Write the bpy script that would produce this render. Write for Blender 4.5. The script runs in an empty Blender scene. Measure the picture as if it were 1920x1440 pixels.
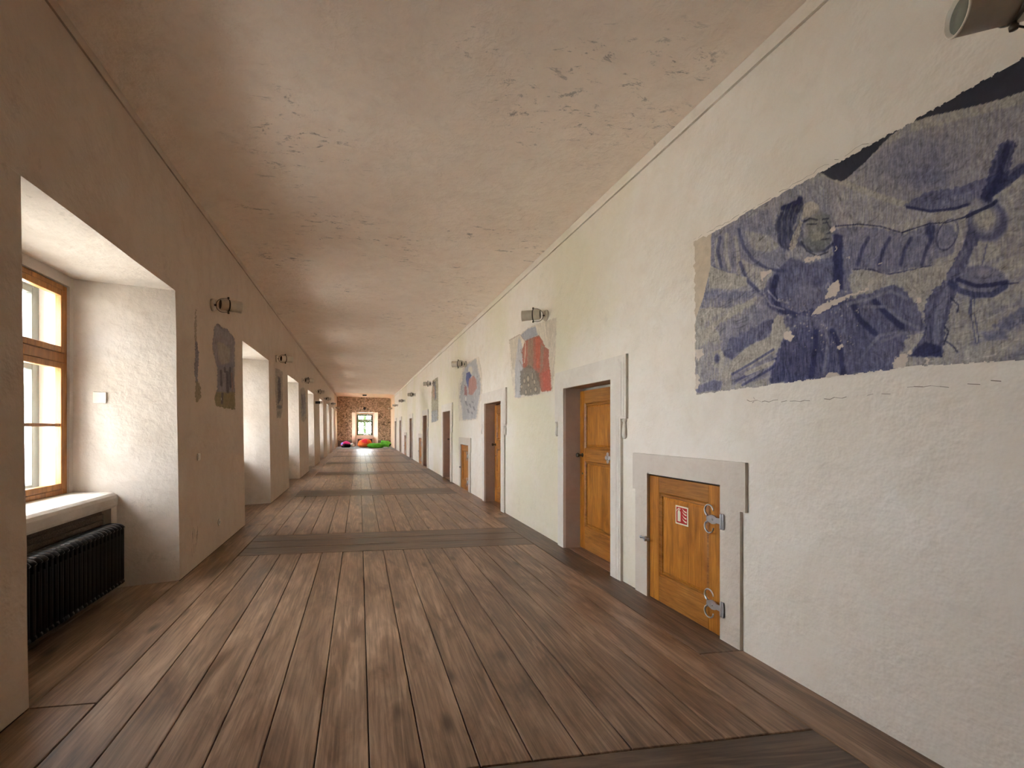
import bpy, math, random
import numpy as np
from mathutils import Vector, Matrix, noise as mnoise

C = bpy.context.scene.collection
scene = bpy.context.scene
random.seed(7)
R = math.radians
PI = math.pi

# ------------------------------------------------------------------ camera, light, exposure
F_PX, PX, PY, EYE = 857.0, 803.0, 803.0, 1.6
YAW = math.atan((PX - 674.0) / F_PX)
cd = bpy.data.cameras.new('camera')
cam = bpy.data.objects.new('camera', cd)
C.objects.link(cam)
cam.location = (0, 0, EYE)
cam.rotation_euler = (PI / 2, 0, -YAW)
cd.sensor_width = 36.0
cd.lens = F_PX / 1920 * 36.0
cd.shift_x = (960 - PX) / 1920
cd.shift_y = (PY - 720) / 1920
cd.clip_start = 0.05
cd.clip_end = 500
scene.camera = cam

w = bpy.data.worlds.new('overcast_sky')
scene.world = w
w.use_nodes = True
wb = w.node_tree.nodes['Background']
wb.inputs[0].default_value = (0.94, 0.97, 1.03, 1)
SKY = 15.0
wb.inputs[1].default_value = SKY

# sun added behind the building for more ground bounce: it lights the courtyard beyond the building's shade, never the rooms directly
sl = bpy.data.lights.new('sun', 'SUN'); sl.energy = 22.0; sl.angle = R(1.0); sl.color = (1.0, .95, .88)
so = bpy.data.objects.new('sun', sl); C.objects.link(so)
so.rotation_euler = Vector((1.0, -.25, .95)).to_track_quat('Z', 'Y').to_euler()

scene.view_settings.view_transform = 'Standard'
scene.view_settings.look = 'None'
scene.view_settings.gamma = 1
scene.view_settings.use_curve_mapping = False
scene.view_settings.exposure = 1.38
try:
    scene.cycles.use_denoising = True
    scene.cycles.max_bounces = 14
    scene.cycles.diffuse_bounces = 10
    scene.cycles.glossy_bounces = 4
    scene.cycles.transparent_max_bounces = 12
    scene.cycles.caustics_reflective = False
    scene.cycles.caustics_refractive = False
except Exception:
    pass

# ------------------------------------------------------------------ dimensions (metres)
XR = 2.728                 # right wall face
XL = -1.872                # left wall face at the floor
LEAN = 0.0148              # left wall leans back by this slope
Y0, Y1 = -1.9, 40.5        # corridor ends
HEAD = 3.05
WIN = [2.93, 7.93, 12.75, 17.6, 22.6, 27.5, 32.45, 37.3]   # near edges of the window niches
NW = 2.22                  # niche width at the room face
SPL = 0.245                # splay of each jamb
XB = -2.75                 # plane of the window wall
DOORS = [(4.61, 5.77), (8.51, 9.68), (13.5, 14.72), (18.3, 19.48), (23.68, 24.8), (29.95, 31.1), (34.2, 35.3)]
HATCH = [(3.10, 3.99), (11.22, 12.11), (20.0, 20.85), (26.8, 27.7)]
def xl(z): return XL - LEAN * z
def ceil_z(x): return 4.38 + (x + 1.93) / 4.66 * (4.258 - 4.38)

def project(x, y, z):
    """where a point of the place falls in the 1920x1440 photograph (used to look up the frescoes' drawings)"""
    c, s = math.cos(YAW), math.sin(YAW)
    xc = x * c - y * s
    zc = x * s + y * c
    return PX + F_PX * xc / zc, PY - F_PX * (z - EYE) / zc

def wall_at(u, v, xw):
    """point of the wall plane x = xw seen at pixel u, v: returns y, z"""
    c, s = math.cos(YAW), math.sin(YAW)
    xc = (u - PX) / F_PX; yc = -(v - PY) / F_PX
    X = xc * c + s; Y = -xc * s + c
    t = xw / X
    return Y * t, EYE + yc * t

# ------------------------------------------------------------------ materials
def nt(name):
    m = bpy.data.materials.new(name)
    m.use_nodes = True
    t = m.node_tree
    b = t.nodes['Principled BSDF']
    return m, t, b
def N(t, typ, **kw):
    n = t.nodes.new(typ)
    for k, v in kw.items():
        if k.startswith('i_'):
            n.inputs[k[2:].replace('_', ' ')].default_value = v
        else:
            setattr(n, k, v)
    return n
def ramp(t, src, stops):
    r = t.nodes.new('ShaderNodeValToRGB')
    e = r.color_ramp.elements
    e[0].position, e[0].color = stops[0][0], stops[0][1]
    e[1].position, e[1].color = stops[-1][0], stops[-1][1]
    for p, c in stops[1:-1]:
        k = e.new(p); k.color = c
    t.links.new(src, r.inputs[0])
    return r
def g(v): return (v, v, v, 1)
def c4(*a): return (a[0], a[1], a[2], 1)
def mix(t, fac, a, b, mode='MIX'):
    m = t.nodes.new('ShaderNodeMix'); m.data_type = 'RGBA'; m.blend_type = mode
    m.clamp_factor = True
    for i, v in ((0, fac), (6, a), (7, b)):
        if isinstance(v, (int, float)): m.inputs[i].default_value = v
        elif isinstance(v, tuple): m.inputs[i].default_value = v
        else: t.links.new(v, m.inputs[i])
    return m.outputs[2]
def coords(t, kind='Object', scale=(1, 1, 1), rot=(0, 0, 0)):
    tc = t.nodes.new('ShaderNodeTexCoord')
    mp = t.nodes.new('ShaderNodeMapping')
    mp.inputs['Scale'].default_value = scale
    mp.inputs['Rotation'].default_value = rot
    t.links.new(tc.outputs[kind], mp.inputs[0])
    return mp.outputs[0]
def noise_tex(t, vec, scale, detail=6, rough=.55, dist=0.0):
    n = t.nodes.new('ShaderNodeTexNoise')
    n.inputs['Scale'].default_value = scale
    n.inputs['Detail'].default_value = detail
    n.inputs['Roughness'].default_value = rough
    n.inputs['Distortion'].default_value = dist
    t.links.new(vec, n.inputs['Vector'])
    return n.outputs[0]
def bump(t, b, height, strength, distance, prev=None):
    n = t.nodes.new('ShaderNodeBump')
    n.inputs['Strength'].default_value = strength
    n.inputs['Distance'].default_value = distance
    t.links.new(height, n.inputs['Height'])
    if prev is not None: t.links.new(prev, n.inputs['Normal'])
    t.links.new(n.outputs[0], b.inputs['Normal'])
    return n.outputs[0]

def plaster(name, base, light, dark, marks=0.5, mark_col=(.13, .11, .09), tint=None, rough_amt=.35,
            stretch=(1, 1, 1), mark_scale=5.0, mark_stretch=(1, 1, 1), bump_d=.006, warm_from=None):
    m, t, b = nt(name)
    v = coords(t, scale=stretch)
    n1 = noise_tex(t, v, 1.1, 8, .62)
    n2 = noise_tex(t, v, 4.5, 8, .65, .6)
    col = mix(t, ramp(t, n1, [(.34, g(0)), (.66, g(1))]).outputs[0], c4(*base), c4(*light))
    col = mix(t, ramp(t, n2, [(.45, g(0)), (.75, g(.55))]).outputs[0], col, c4(*dark))
    if tint:
        nt_ = noise_tex(t, v, .55, 3, .5)
        col = mix(t, ramp(t, nt_, [(.47, g(0)), (.60, g(.6))]).outputs[0], col, c4(*tint))
    # dark trowel marks and scuffs, gathered in patches
    vm = coords(t, scale=mark_stretch)
    n3 = noise_tex(t, vm, mark_scale, 8, .78, .45)
    n4 = noise_tex(t, v, .7, 2, .5)
    a = ramp(t, n3, [(.565, g(0)), (.625, g(1))]).outputs[0]
    p = ramp(t, n4, [(.49, g(0)), (.62, g(1))]).outputs[0]
    mm = t.nodes.new('ShaderNodeMath'); mm.operation = 'MULTIPLY'
    t.links.new(a, mm.inputs[0]); t.links.new(p, mm.inputs[1])
    m2 = t.nodes.new('ShaderNodeMath'); m2.operation = 'MULTIPLY'; m2.inputs[1].default_value = marks
    t.links.new(mm.outputs[0], m2.inputs[0])
    col = mix(t, m2.outputs[0], col, c4(*mark_col))
    if warm_from is not None:
        tc = t.nodes.new('ShaderNodeTexCoord'); sp = t.nodes.new('ShaderNodeSeparateXYZ')
        t.links.new(tc.outputs['Object'], sp.inputs[0])
        gt = t.nodes.new('ShaderNodeMath'); gt.operation = 'GREATER_THAN'; gt.inputs[1].default_value = warm_from
        t.links.new(sp.outputs[1], gt.inputs[0])
        col = mix(t, gt.outputs[0], col, mix(t, 1.0, col, c4(1.0, .84, .68), 'MULTIPLY'))
    t.links.new(col, b.inputs['Base Color'])
    b.inputs['Roughness'].default_value = .92
    b.inputs['Specular IOR Level'].default_value = .15
    nb = noise_tex(t, v, 9, 9, .62, .8)
    x = bump(t, b, nb, rough_amt * 1.6, bump_d * 1.7)
    nc = noise_tex(t, v, 2.2, 5, .6)
    x = bump(t, b, nc, .6, .05, x)
    return m

M = {}
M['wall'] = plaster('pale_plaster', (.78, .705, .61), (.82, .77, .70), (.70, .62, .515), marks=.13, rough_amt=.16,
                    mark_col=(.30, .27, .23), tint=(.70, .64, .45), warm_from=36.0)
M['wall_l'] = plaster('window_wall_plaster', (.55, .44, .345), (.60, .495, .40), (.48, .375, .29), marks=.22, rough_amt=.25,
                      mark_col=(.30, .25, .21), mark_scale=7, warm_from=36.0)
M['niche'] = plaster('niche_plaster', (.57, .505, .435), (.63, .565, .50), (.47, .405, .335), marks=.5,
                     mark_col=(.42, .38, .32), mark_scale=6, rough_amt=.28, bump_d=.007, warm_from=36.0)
M['ceil'] = plaster('ceiling_plaster', (.84, .715, .60), (.88, .77, .66), (.74, .61, .50), marks=.7,
                    mark_col=(.22, .19, .165), mark_scale=7.0, mark_stretch=(.7, 1.5, 1), rough_amt=.3,
                    bump_d=.012, warm_from=36.0)
M['surround'] = plaster('door_surround_plaster', (.70, .64, .57), (.75, .70, .63), (.62, .55, .48), marks=.1)
M['hatch_surround'] = plaster('hatch_surround_plaster', (.60, .52, .44), (.66, .59, .51), (.56, .47, .39), marks=.1)
M['reveal'] = plaster('door_reveal_plaster', (.40, .31, .25), (.46, .36, .29), (.34, .26, .21), marks=.2)  # tan, darker than the wall: the openings' shade is put into this colour
M['edge'] = plaster('grey_edge_plaster', (.60, .54, .45), (.64, .58, .49), (.54, .48, .40), marks=.1)

# scratched, patterned plaster of the end wall
m, t, b = nt('mottled_end_plaster')
v = coords(t)
vo = t.nodes.new('ShaderNodeTexVoronoi'); vo.inputs['Scale'].default_value = 7; t.links.new(v, vo.inputs['Vector'])
n1 = noise_tex(t, v, 4.2, 6, .75, 1.8)
n2 = noise_tex(t, v, .8, 3, .5)
col = ramp(t, n1, [(.40, c4(.10, .065, .04)), (.49, c4(.36, .25, .165)), (.58, c4(.74, .56, .42))]).outputs[0]
col = mix(t, ramp(t, vo.outputs[0], [(.05, g(.6)), (.30, g(0))]).outputs[0], col, c4(.12, .075, .045))
col = mix(t, ramp(t, n2, [(.4, g(0)), (.7, g(.35))]).outputs[0], col, c4(.60, .42, .30))
t.links.new(col, b.inputs['Base Color']); b.inputs['Roughness'].default_value = .9
bump(t, b, n1, .5, .02)
M['end'] = m

def simple(name, col, rough=.5, metal=0.0, var=.0, spec=.5, scale=20):
    m, t, b = nt(name)
    if var:
        v = coords(t); n = noise_tex(t, v, scale, 4)
        lo = tuple(x * (1 - var) for x in col); hi = tuple(min(1, x * (1 + var)) for x in col)
        t.links.new(ramp(t, n, [(.35, c4(*lo)), (.65, c4(*hi))]).outputs[0], b.inputs['Base Color'])
    else:
        b.inputs['Base Color'].default_value = c4(*col)
    b.inputs['Roughness'].default_value = rough
    b.inputs['Metallic'].default_value = metal
    b.inputs['Specular IOR Level'].default_value = spec
    return m

def wood(name, dark, mid, light, rough, long_axis=2, scale=1.0, rnd=True, val=(.72, 1.25), knots=False, spec=.4):
    """grain along one local axis; each object gets its own piece of the grain"""
    m, t, b = nt(name)
    tc = t.nodes.new('ShaderNodeTexCoord')
    oi = t.nodes.new('ShaderNodeObjectInfo')
    mu = t.nodes.new('ShaderNodeMath'); mu.operation = 'MULTIPLY'; mu.inputs[1].default_value = 137.0
    t.links.new(oi.outputs['Random'], mu.inputs[0])
    ad = t.nodes.new('ShaderNodeVectorMath'); ad.operation = 'ADD'
    t.links.new(tc.outputs['Object'], ad.inputs[0]); t.links.new(mu.outputs[0], ad.inputs[1])
    def stretched(k_long, k_cross):
        mp = t.nodes.new('ShaderNodeMapping')
        s = [k_cross] * 3; s[long_axis] = k_long
        mp.inputs['Scale'].default_value = [x * scale for x in s]
        t.links.new(ad.outputs[0], mp.inputs[0]); return mp.outputs[0]
    v1 = stretched(.40, 6.0) if knots else stretched(.55, 5.0)
    n0 = noise_tex(t, v1, 1.0, 3, .5, .4)
    # cathedral rings: a stretched noise field cut into many bands
    mm = t.nodes.new('ShaderNodeMath'); mm.operation = 'MULTIPLY'; mm.inputs[1].default_value = 55.0 if knots else 26.0
    t.links.new(n0, mm.inputs[0])
    sn = t.nodes.new('ShaderNodeMath'); sn.operation = 'SINE'; t.links.new(mm.outputs[0], sn.inputs[0])
    rings = ramp(t, sn.outputs[0], [(0.0, g(0)), (.9, g(1))]).outputs[0]
    n1 = noise_tex(t, stretched(2.2, 60.0), 1.0, 6, .65)
    n2 = noise_tex(t, stretched(1.0, 4.0), 1.3, 5, .6, .8)
    col = ramp(t, n2, [(.32, c4(*dark)), (.50, c4(*mid)), (.70, c4(*light))]).outputs[0]
    if knots:
        ring_f = ramp(t, rings, [(.0, g(1)), (.45, g(0))]).outputs[0]
        col = mix(t, mix(t, 1.0, ring_f, ramp(t, noise_tex(t, stretched(.5, 2.5), 1.0, 2), [(.42, g(0)), (.62, g(.42))]).outputs[0], 'MULTIPLY'), col, mix(t, .30, c4(*dark), c4(0, 0, 0)))
        col = mix(t, mix(t, .5, rings, n1), mix(t, .30, col, c4(*dark)), col)
    else:
        col = mix(t, mix(t, .5, rings, n1), mix(t, .38, col, c4(*dark)), col)
    fine = ramp(t, n1, [(.38, g(.56 if knots else .62)), (.56, g(1.0))]).outputs[0]
    col = mix(t, .75, col, fine, 'MULTIPLY')
    if knots:
        vo = t.nodes.new('ShaderNodeTexVoronoi'); vo.inputs['Scale'].default_value = 1.5
        vo.inputs['Randomness'].default_value = 1.0
        t.links.new(stretched(.8, 2.2), vo.inputs['Vector'])
        k = ramp(t, vo.outputs[0], [(.04, g(.85)), (.16, g(0))]).outputs[0]
        col = mix(t, k, col, c4(*[x * .35 for x in dark]))
    if rnd:
        mr = t.nodes.new('ShaderNodeMapRange')
        mr.inputs['To Min'].default_value = val[0]; mr.inputs['To Max'].default_value = val[1]
        t.links.new(oi.outputs['Random'], mr.inputs['Value'])
        hs = t.nodes.new('ShaderNodeHueSaturation')
        t.links.new(mr.outputs[0], hs.inputs['Value']); t.links.new(col, hs.inputs['Color'])
        col = hs.outputs[0]
    t.links.new(col, b.inputs['Base Color'])
    rr = ramp(t, n2, [(.3, g(rough - .06)), (.7, g(rough + .08))]).outputs[0]
    t.links.new(rr, b.inputs['Roughness'])
    b.inputs['Specular IOR Level'].default_value = spec
    bump(t, b, n1, .25, .002)
    return m

M['floor'] = wood('dark_oak_boards', (.155, .088, .050), (.34, .215, .135), (.52, .35, .23), .40, long_axis=0, knots=True, val=(.88, 1.13))
M['cross'] = wood('darker_cross_boards', (.085, .052, .033), (.17, .112, .076), (.26, .178, .122), .42, long_axis=0, knots=True, val=(.88, 1.12))
M['door'] = wood('honey_oak', (.30, .10, .010), (.52, .195, .022), (.65, .275, .040), .42, long_axis=2, scale=1.5, val=(.9, 1.1))
M['door_h'] = wood('honey_oak_rail', (.27, .094, .013), (.44, .172, .028), (.56, .25, .05), .42, long_axis=1, scale=1.5, val=(.9, 1.1))
M['winwood'] = wood('window_oak', (.28, .105, .020), (.44, .185, .040), (.55, .25, .07), .35, long_axis=2, scale=2.0, rnd=False)
M['subfloor'] = simple('dark_subfloor', (.012, .008, .006), .9)
M['green_paint'] = simple('grey_green_paint', (.10, .108, .085), .5, var=.06)
M['radiator'] = simple('black_radiator_enamel', (.003, .003, .0035), .30, spec=.32)
M['panelboard'] = simple('dark_wood_wool_board', (.12, .085, .06), .95, var=.6, scale=160)
M['metal'] = simple('forged_steel', (.50, .50, .52), .35, metal=.85, var=.1)
M['darkmetal'] = simple('dark_iron', (.10, .088, .07), .4, metal=.7)
M['lamp'] = simple('beige_lamp_enamel', (.62, .56, .47), .45, var=.05)
M['lamp_dark'] = simple('lamp_dark_back', (.06, .045, .03), .7)
M['lens'] = simple('greenish_lamp_glass', (.16, .18, .15), .15)
M['white_plastic'] = simple('cream_plastic', (.72, .67, .58), .4)
M['black'] = simple('black_plastic', (.006, .006, .007), .4)
M['white'] = simple('white_fabric', (.80, .80, .80), .7, var=.05)
M['sign_cream'] = simple('sign_cream', (.80, .78, .60), .5)
M['sign_red'] = simple('sign_red', (.48, .008, .008), .5)
M['carpet'] = simple('grey_green_carpet', (.30, .31, .30), .9, var=.12, scale=60)
M['pink_wood'] = simple('pinkish_painted_wood', (.66, .44, .36), .6, var=.08)
M['grille'] = simple('dark_grille', (.05, .03, .03), .7)
M['dado'] = simple('dark_dado_paint', (.16, .125, .11), .8, var=.25, scale=9)
M['beam'] = simple('pink_plaster', (.78, .64, .52), .9, var=.08, scale=3)
M['grass'] = simple('courtyard_gravel', (.62, .60, .55), .95, var=.15, scale=.6)
M['leaf'] = simple('tree_leaves', (.10, .20, .05), .7, var=.4, scale=3)
M['bark'] = simple('tree_bark', (.14, .10, .07), .9, var=.3, scale=8)
M['outer'] = simple('outside_render', (.70, .66, .58), .9, var=.05, scale=2)
M['white_reveal'] = simple('white_limewash', (.84, .84, .84), .9, var=.03, scale=3)
def fabric(name, col): return simple(name, col, .75, var=.10, scale=5, spec=.3)

m, t, b = nt('window_glass')
t.nodes.remove(b)
o = t.nodes['Material Output']
tr = t.nodes.new('ShaderNodeBsdfTransparent'); tr.inputs[0].default_value = (.97, .985, .98, 1)
gl = t.nodes.new('ShaderNodeBsdfGlossy'); gl.inputs['Roughness'].default_value = .03
lw = t.nodes.new('ShaderNodeLayerWeight'); lw.inputs['Blend'].default_value = .5
pw = t.nodes.new('ShaderNodeMath'); pw.operation = 'POWER'; pw.inputs[1].default_value = 5.0
t.links.new(lw.outputs['Facing'], pw.inputs[0])
fr = t.nodes.new('ShaderNodeMath'); fr.operation = 'MULTIPLY_ADD'; fr.inputs[1].default_value = .8; fr.inputs[2].default_value = .05
t.links.new(pw.outputs[0], fr.inputs[0])
mx = t.nodes.new('ShaderNodeMixShader')
t.links.new(fr.outputs[0], mx.inputs[0]); t.links.new(tr.outputs[0], mx.inputs[1]); t.links.new(gl.outputs[0], mx.inputs[2])
t.links.new(mx.outputs[0], o.inputs[0])
M['glass'] = m

# painted plaster: colours come from the drawing stored on the mesh, plus plaster relief
m, t, b = nt('painted_plaster')
at = t.nodes.new('ShaderNodeAttribute'); at.attribute_name = 'paint'
v = coords(t)
n = noise_tex(t, v, 14, 8, .7)
col = mix(t, .55, at.outputs['Color'], ramp(t, n, [(.3, g(.70)), (.7, g(1.12))]).outputs[0], 'MULTIPLY')
t.links.new(col, b.inputs['Base Color']); b.inputs['Roughness'].default_value = .85
b.inputs['Specular IOR Level'].default_value = .2
bump(t, b, n, .3, .004)
M['paint'] = m

# ------------------------------------------------------------------ mesh helpers
class MB:
    def __init__(s): s.v = []; s.f = []; s.m = []; s.mi = 0; s.smooth = []
    def add(s, vs, fs, smooth=False):
        k = len(s.v); s.v += [tuple(p) for p in vs]
        for f in fs: s.f.append(tuple(i + k for i in f)); s.m.append(s.mi); s.smooth.append(smooth)
    def quad(s, a, b, c, d): s.add([a, b, c, d], [(0, 1, 2, 3)])
    def box(s, x0, x1, y0, y1, z0, z1, bev=0.0):
        if bev <= 0:
            s.add([(x, y, z) for z in (z0, z1) for y in (y0, y1) for x in (x0, x1)],
                  [(0, 2, 3, 1), (4, 5, 7, 6), (0, 1, 5, 4), (2, 6, 7, 3), (0, 4, 6, 2), (1, 3, 7, 5)])
            return
        # chamfered box: 24 vertices
        lo = (x0, y0, z0); hi = (x1, y1, z1)
        vs = []; idx = {}
        for cx in (0, 1):
            for cy in (0, 1):
                for cz in (0, 1):
                    for ax in range(3):
                        p = [0, 0, 0]
                        for a, cc in enumerate((cx, cy, cz)):
                            e = (lo[a], hi[a])[cc]
                            p[a] = e if a == ax else e + (bev if cc == 0 else -bev)
                        idx[(cx, cy, cz, ax)] = len(vs); vs.append(tuple(p))
        fs = []
        for ax in range(3):
            o1, o2 = [a for a in range(3) if a != ax]
            for sde in (0, 1):
                q = []
                for (u, vv) in ((0, 0), (1, 0), (1, 1), (0, 1)):
                    cc = [0, 0, 0]; cc[ax] = sde; cc[o1] = u; cc[o2] = vv
                    q.append(idx[(cc[0], cc[1], cc[2], ax)])
                fs.append(tuple(q))
        for ax in range(3):      # edges parallel to ax
            o1, o2 = [a for a in range(3) if a != ax]
            for u in (0, 1):
                for vv in (0, 1):
                    q = []
                    for (end, which) in ((0, o1), (1, o1), (1, o2), (0, o2)):
                        cc = [0, 0, 0]; cc[ax] = end; cc[o1] = u; cc[o2] = vv
                        q.append(idx[(cc[0], cc[1], cc[2], which)])
                    fs.append(tuple(q))
        for cx in (0, 1):
            for cy in (0, 1):
                for cz in (0, 1):
                    fs.append(tuple(idx[(cx, cy, cz, a)] for a in range(3)))
        s.add(vs, fs)
    def lathe(s, prof, origin=(0, 0, 0), axis=(1, 0, 0), n=24, smooth=True, cap=True):
        """prof: list of (distance along axis, radius)"""
        ax = Vector(axis).normalized()
        u = ax.orthogonal().normalized(); w_ = ax.cross(u)
        o = Vector(origin); vs = []
        for d, r in prof:
            for k in range(n):
                a = 2 * PI * k / n
                vs.append(o + ax * d + u * (r * math.cos(a)) + w_ * (r * math.sin(a)))
        fs = []
        for i in range(len(prof) - 1):
            for k in range(n):
                k2 = (k + 1) % n
                fs.append((i * n + k, i * n + k2, (i + 1) * n + k2, (i + 1) * n + k))
        s.add(vs, fs, smooth)
        if cap:
            k0 = len(s.v) - len(vs)
            s.f.append(tuple(k0 + k for k in range(n))); s.m.append(s.mi); s.smooth.append(False)
            kk = k0 + (len(prof) - 1) * n
            s.f.append(tuple(kk + k for k in range(n))); s.m.append(s.mi); s.smooth.append(False)
    def tube(s, pts, r, n=8, taper=None):
        pts = [Vector(p) for p in pts]
        vs = []; fs = []
        prev = None
        for i, p in enumerate(pts):
            d = (pts[min(i + 1, len(pts) - 1)] - pts[max(i - 1, 0)]).normalized()
            if prev is None: u = d.orthogonal().normalized()
            else: u = (prev - d * prev.dot(d)).normalized()
            prev = u; w_ = d.cross(u)
            rr = r if taper is None else taper[i]
            for k in range(n):
                a = 2 * PI * k / n
                vs.append(p + u * rr * math.cos(a) + w_ * rr * math.sin(a))
        for i in range(len(pts) - 1):
            for k in range(n):
                k2 = (k + 1) % n
                fs.append((i * n + k, i * n + k2, (i + 1) * n + k2, (i + 1) * n + k))
        fs.append(tuple(range(n))); fs.append(tuple((len(pts) - 1) * n + k for k in range(n)))
        s.add(vs, fs, True)
    def prism(s, poly, plane_fn, d0, d1):
        """poly in 2D, plane_fn(a, b, d) -> xyz; a solid between depths d0 and d1"""
        n = len(poly)
        vs = [plane_fn(a, b_, d0) for a, b_ in poly] + [plane_fn(a, b_, d1) for a, b_ in poly]
        fs = [tuple(range(n)), tuple(range(2 * n - 1, n - 1, -1))]
        for i in range(n):
            j = (i + 1) % n
            fs.append((i, j, n + j, n + i))
        s.add(vs, fs)
    def patch(s, a, b, c, d, nu=1, nv=1):
        a, b, c, d = map(Vector, (a, b, c, d))
        vs = []
        for j in range(nv + 1):
            for i in range(nu + 1):
                p = a.lerp(b, i / nu); q = d.lerp(c, i / nu)
                vs.append(p.lerp(q, j / nv))
        fs = [(j * (nu + 1) + i, j * (nu + 1) + i + 1, (j + 1) * (nu + 1) + i + 1, (j + 1) * (nu + 1) + i)
              for j in range(nv) for i in range(nu)]
        s.add(vs, fs)
    def build(s, name, mats, parent=None, loc=None, wobble=None):
        if wobble:
            s.v = [wobble(p) for p in s.v]
        me = bpy.data.meshes.new(name)
        me.from_pydata([tuple(p) for p in s.v], [], s.f)
        if not isinstance(mats, (list, tuple)): mats = [mats]
        for m_ in mats: me.materials.append(m_)
        me.polygons.foreach_set('material_index', s.m)
        me.polygons.foreach_set('use_smooth', s.smooth)
        me.update()
        import bmesh
        bm = bmesh.new(); bm.from_mesh(me)
        bmesh.ops.remove_doubles(bm, verts=bm.verts, dist=1e-5)
        bmesh.ops.recalc_face_normals(bm, faces=bm.faces)
        bm.to_mesh(me); bm.free()
        o = bpy.data.objects.new(name, me)
        C.objects.link(o)
        if parent: o.parent = parent
        if loc: o.location = loc
        return o

def empty(name, loc, rz=0.0):
    o = bpy.data.objects.new(name, None); C.objects.link(o)
    o.location = loc; o.rotation_euler = (0, 0, rz); o.empty_display_size = .1
    return o
def tag(o, label, cat, group=None, kind=None):
    if label: o['label'] = label
    if cat: o['category'] = cat
    if group: o['group'] = group
    if kind: o['kind'] = kind
    return o
KIDS = {}
def copy_tree(o, parent=None):
    c = o.copy(); C.objects.link(c); c.parent = parent
    for ch in [x for x in bpy.data.objects if x.parent == o]:
        copy_tree(ch, c)
    return c

def wob(p, amp=.007):
    x, y, z = p
    if z < .02 or z > 4.05: return (x, y, z)
    n = mnoise.noise_vector(Vector((x * .7, y * 2.1, z * 2.3)))
    return (x, y + n.y * amp * 1.5, z + n.z * amp)

# ================================================================== THE SETTING
# ---- left wall with the deep window niches
wl = MB()
def lp(y, z): return (xl(z), y, z)
segs = []
prev = Y0
for y in WIN:
    segs.append((prev, y)); prev = y + NW
segs.append((prev, Y1))
GZ = 4.26      # groove height on this wall
for a, b_ in segs:
    nu = max(1, int((b_ - a) / .45))
    wl.patch(lp(a, 0), lp(b_, 0), lp(b_, HEAD), lp(a, HEAD), nu, 10)
wl.patch(lp(Y0, HEAD), lp(Y1, HEAD), lp(Y1, GZ), lp(Y0, GZ), 110, 3)
# small groove and the band above it
gx = .02
wl.patch(lp(Y0, GZ), lp(Y1, GZ), (xl(GZ) - gx, Y1, GZ), (xl(GZ) - gx, Y0, GZ), 1, 1)
wl.patch((xl(GZ) - gx, Y0, GZ), (xl(GZ) - gx, Y1, GZ), (xl(GZ) - gx, Y1, GZ + .009), (xl(GZ) - gx, Y0, GZ + .009))
wl.patch((xl(GZ) - gx, Y0, GZ + .009), (xl(GZ) - gx, Y1, GZ + .009), (xl(GZ) + .012, Y1, GZ + .009), (xl(GZ) + .012, Y0, GZ + .009))
wl.patch((xl(GZ) + .012, Y0, GZ + .009), (xl(GZ) + .012, Y1, GZ + .009), (xl(GZ) + .012, Y1, 4.6), (xl(GZ) + .012, Y0, 4.6))
wl.mi = 1
XO = -3.32
for y in WIN:
    a, b_ = y, y + NW; A, B = a + SPL, b_ - SPL; cy = (a + b_) / 2
    wl.patch(lp(a, 0), (XB, A, 0), (XB, A, HEAD), lp(a, HEAD), 4, 10)
    wl.patch(lp(b_, 0), (XB, B, 0), (XB, B, HEAD), lp(b_, HEAD), 4, 10)
    wl.patch(lp(a, HEAD), lp(b_, HEAD), (XB, B, HEAD), (XB, A, HEAD), 5, 3)
    f0, f1, z0, z1 = cy - .81, cy + .81, .97, 2.955
    wl.quad((XB, A, 0), (XB, f0, 0), (XB, f0, HEAD), (XB, A, HEAD))
    wl.quad((XB, f1, 0), (XB, B, 0), (XB, B, HEAD), (XB, f1, HEAD))
    wl.quad((XB, f0, z1), (XB, f1, z1), (XB, f1, HEAD), (XB, f0, HEAD))
    wl.quad((XB, f0, 0), (XB, f1, 0), (XB, f1, z0), (XB, f0, z0))
    # rebate, then the wider space between the two windows
    x2 = XB - .10; e0, e1 = cy - .93, cy + .93; zz0, zz1 = .95, 3.0
    for (p, q) in (((f0, z0), (f0, z1)), ((f1, z0), (f1, z1)), ((f0, z0), (f1, z0)), ((f0, z1), (f1, z1))):
        wl.quad((XB, p[0], p[1]), (XB, q[0], q[1]), (x2, q[0], q[1]), (x2, p[0], p[1]))
    for (p, q, P_, Q_) in (((f0, z0), (f0, z1), (e0, zz0), (e0, zz1)), ((f1, z0), (f1, z1), (e1, zz0), (e1, zz1)),
                           ((f0, z0), (f1, z0), (e0, zz0), (e1, zz0)), ((f0, z1), (f1, z1), (e0, zz1), (e1, zz1))):
        wl.quad((x2, p[0], p[1]), (x2, q[0], q[1]), (x2, Q_[0], Q_[1]), (x2, P_[0], P_[1]))
        wl.mi = 3
        wl.quad((x2, P_[0], P_[1]), (x2, Q_[0], Q_[1]), (XO, Q_[0], Q_[1]), (XO, P_[0], P_[1]))
        wl.mi = 1
wl.mi = 2
prev = Y0
for y in WIN + [None]:
    if y is None:
        wl.quad((XO, prev, -3), (XO, Y1 + 1.5, -3), (XO, Y1 + 1.5, 5), (XO, prev, 5)); break
    cy = y + NW / 2; e0, e1 = cy - .93, cy + .93
    wl.quad((XO, prev, -3), (XO, e0, -3), (XO, e0, 5), (XO, prev, 5))
    wl.quad((XO, e0, -3), (XO, e1, -3), (XO, e1, .95), (XO, e0, .95))
    wl.quad((XO, e0, 3.0), (XO, e1, 3.0), (XO, e1, 5), (XO, e0, 5))
    prev = e1
o = wl.build('wall_left', [M['wall_l'], M['niche'], M['outer'], M['white_reveal']], wobble=wob)
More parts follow.
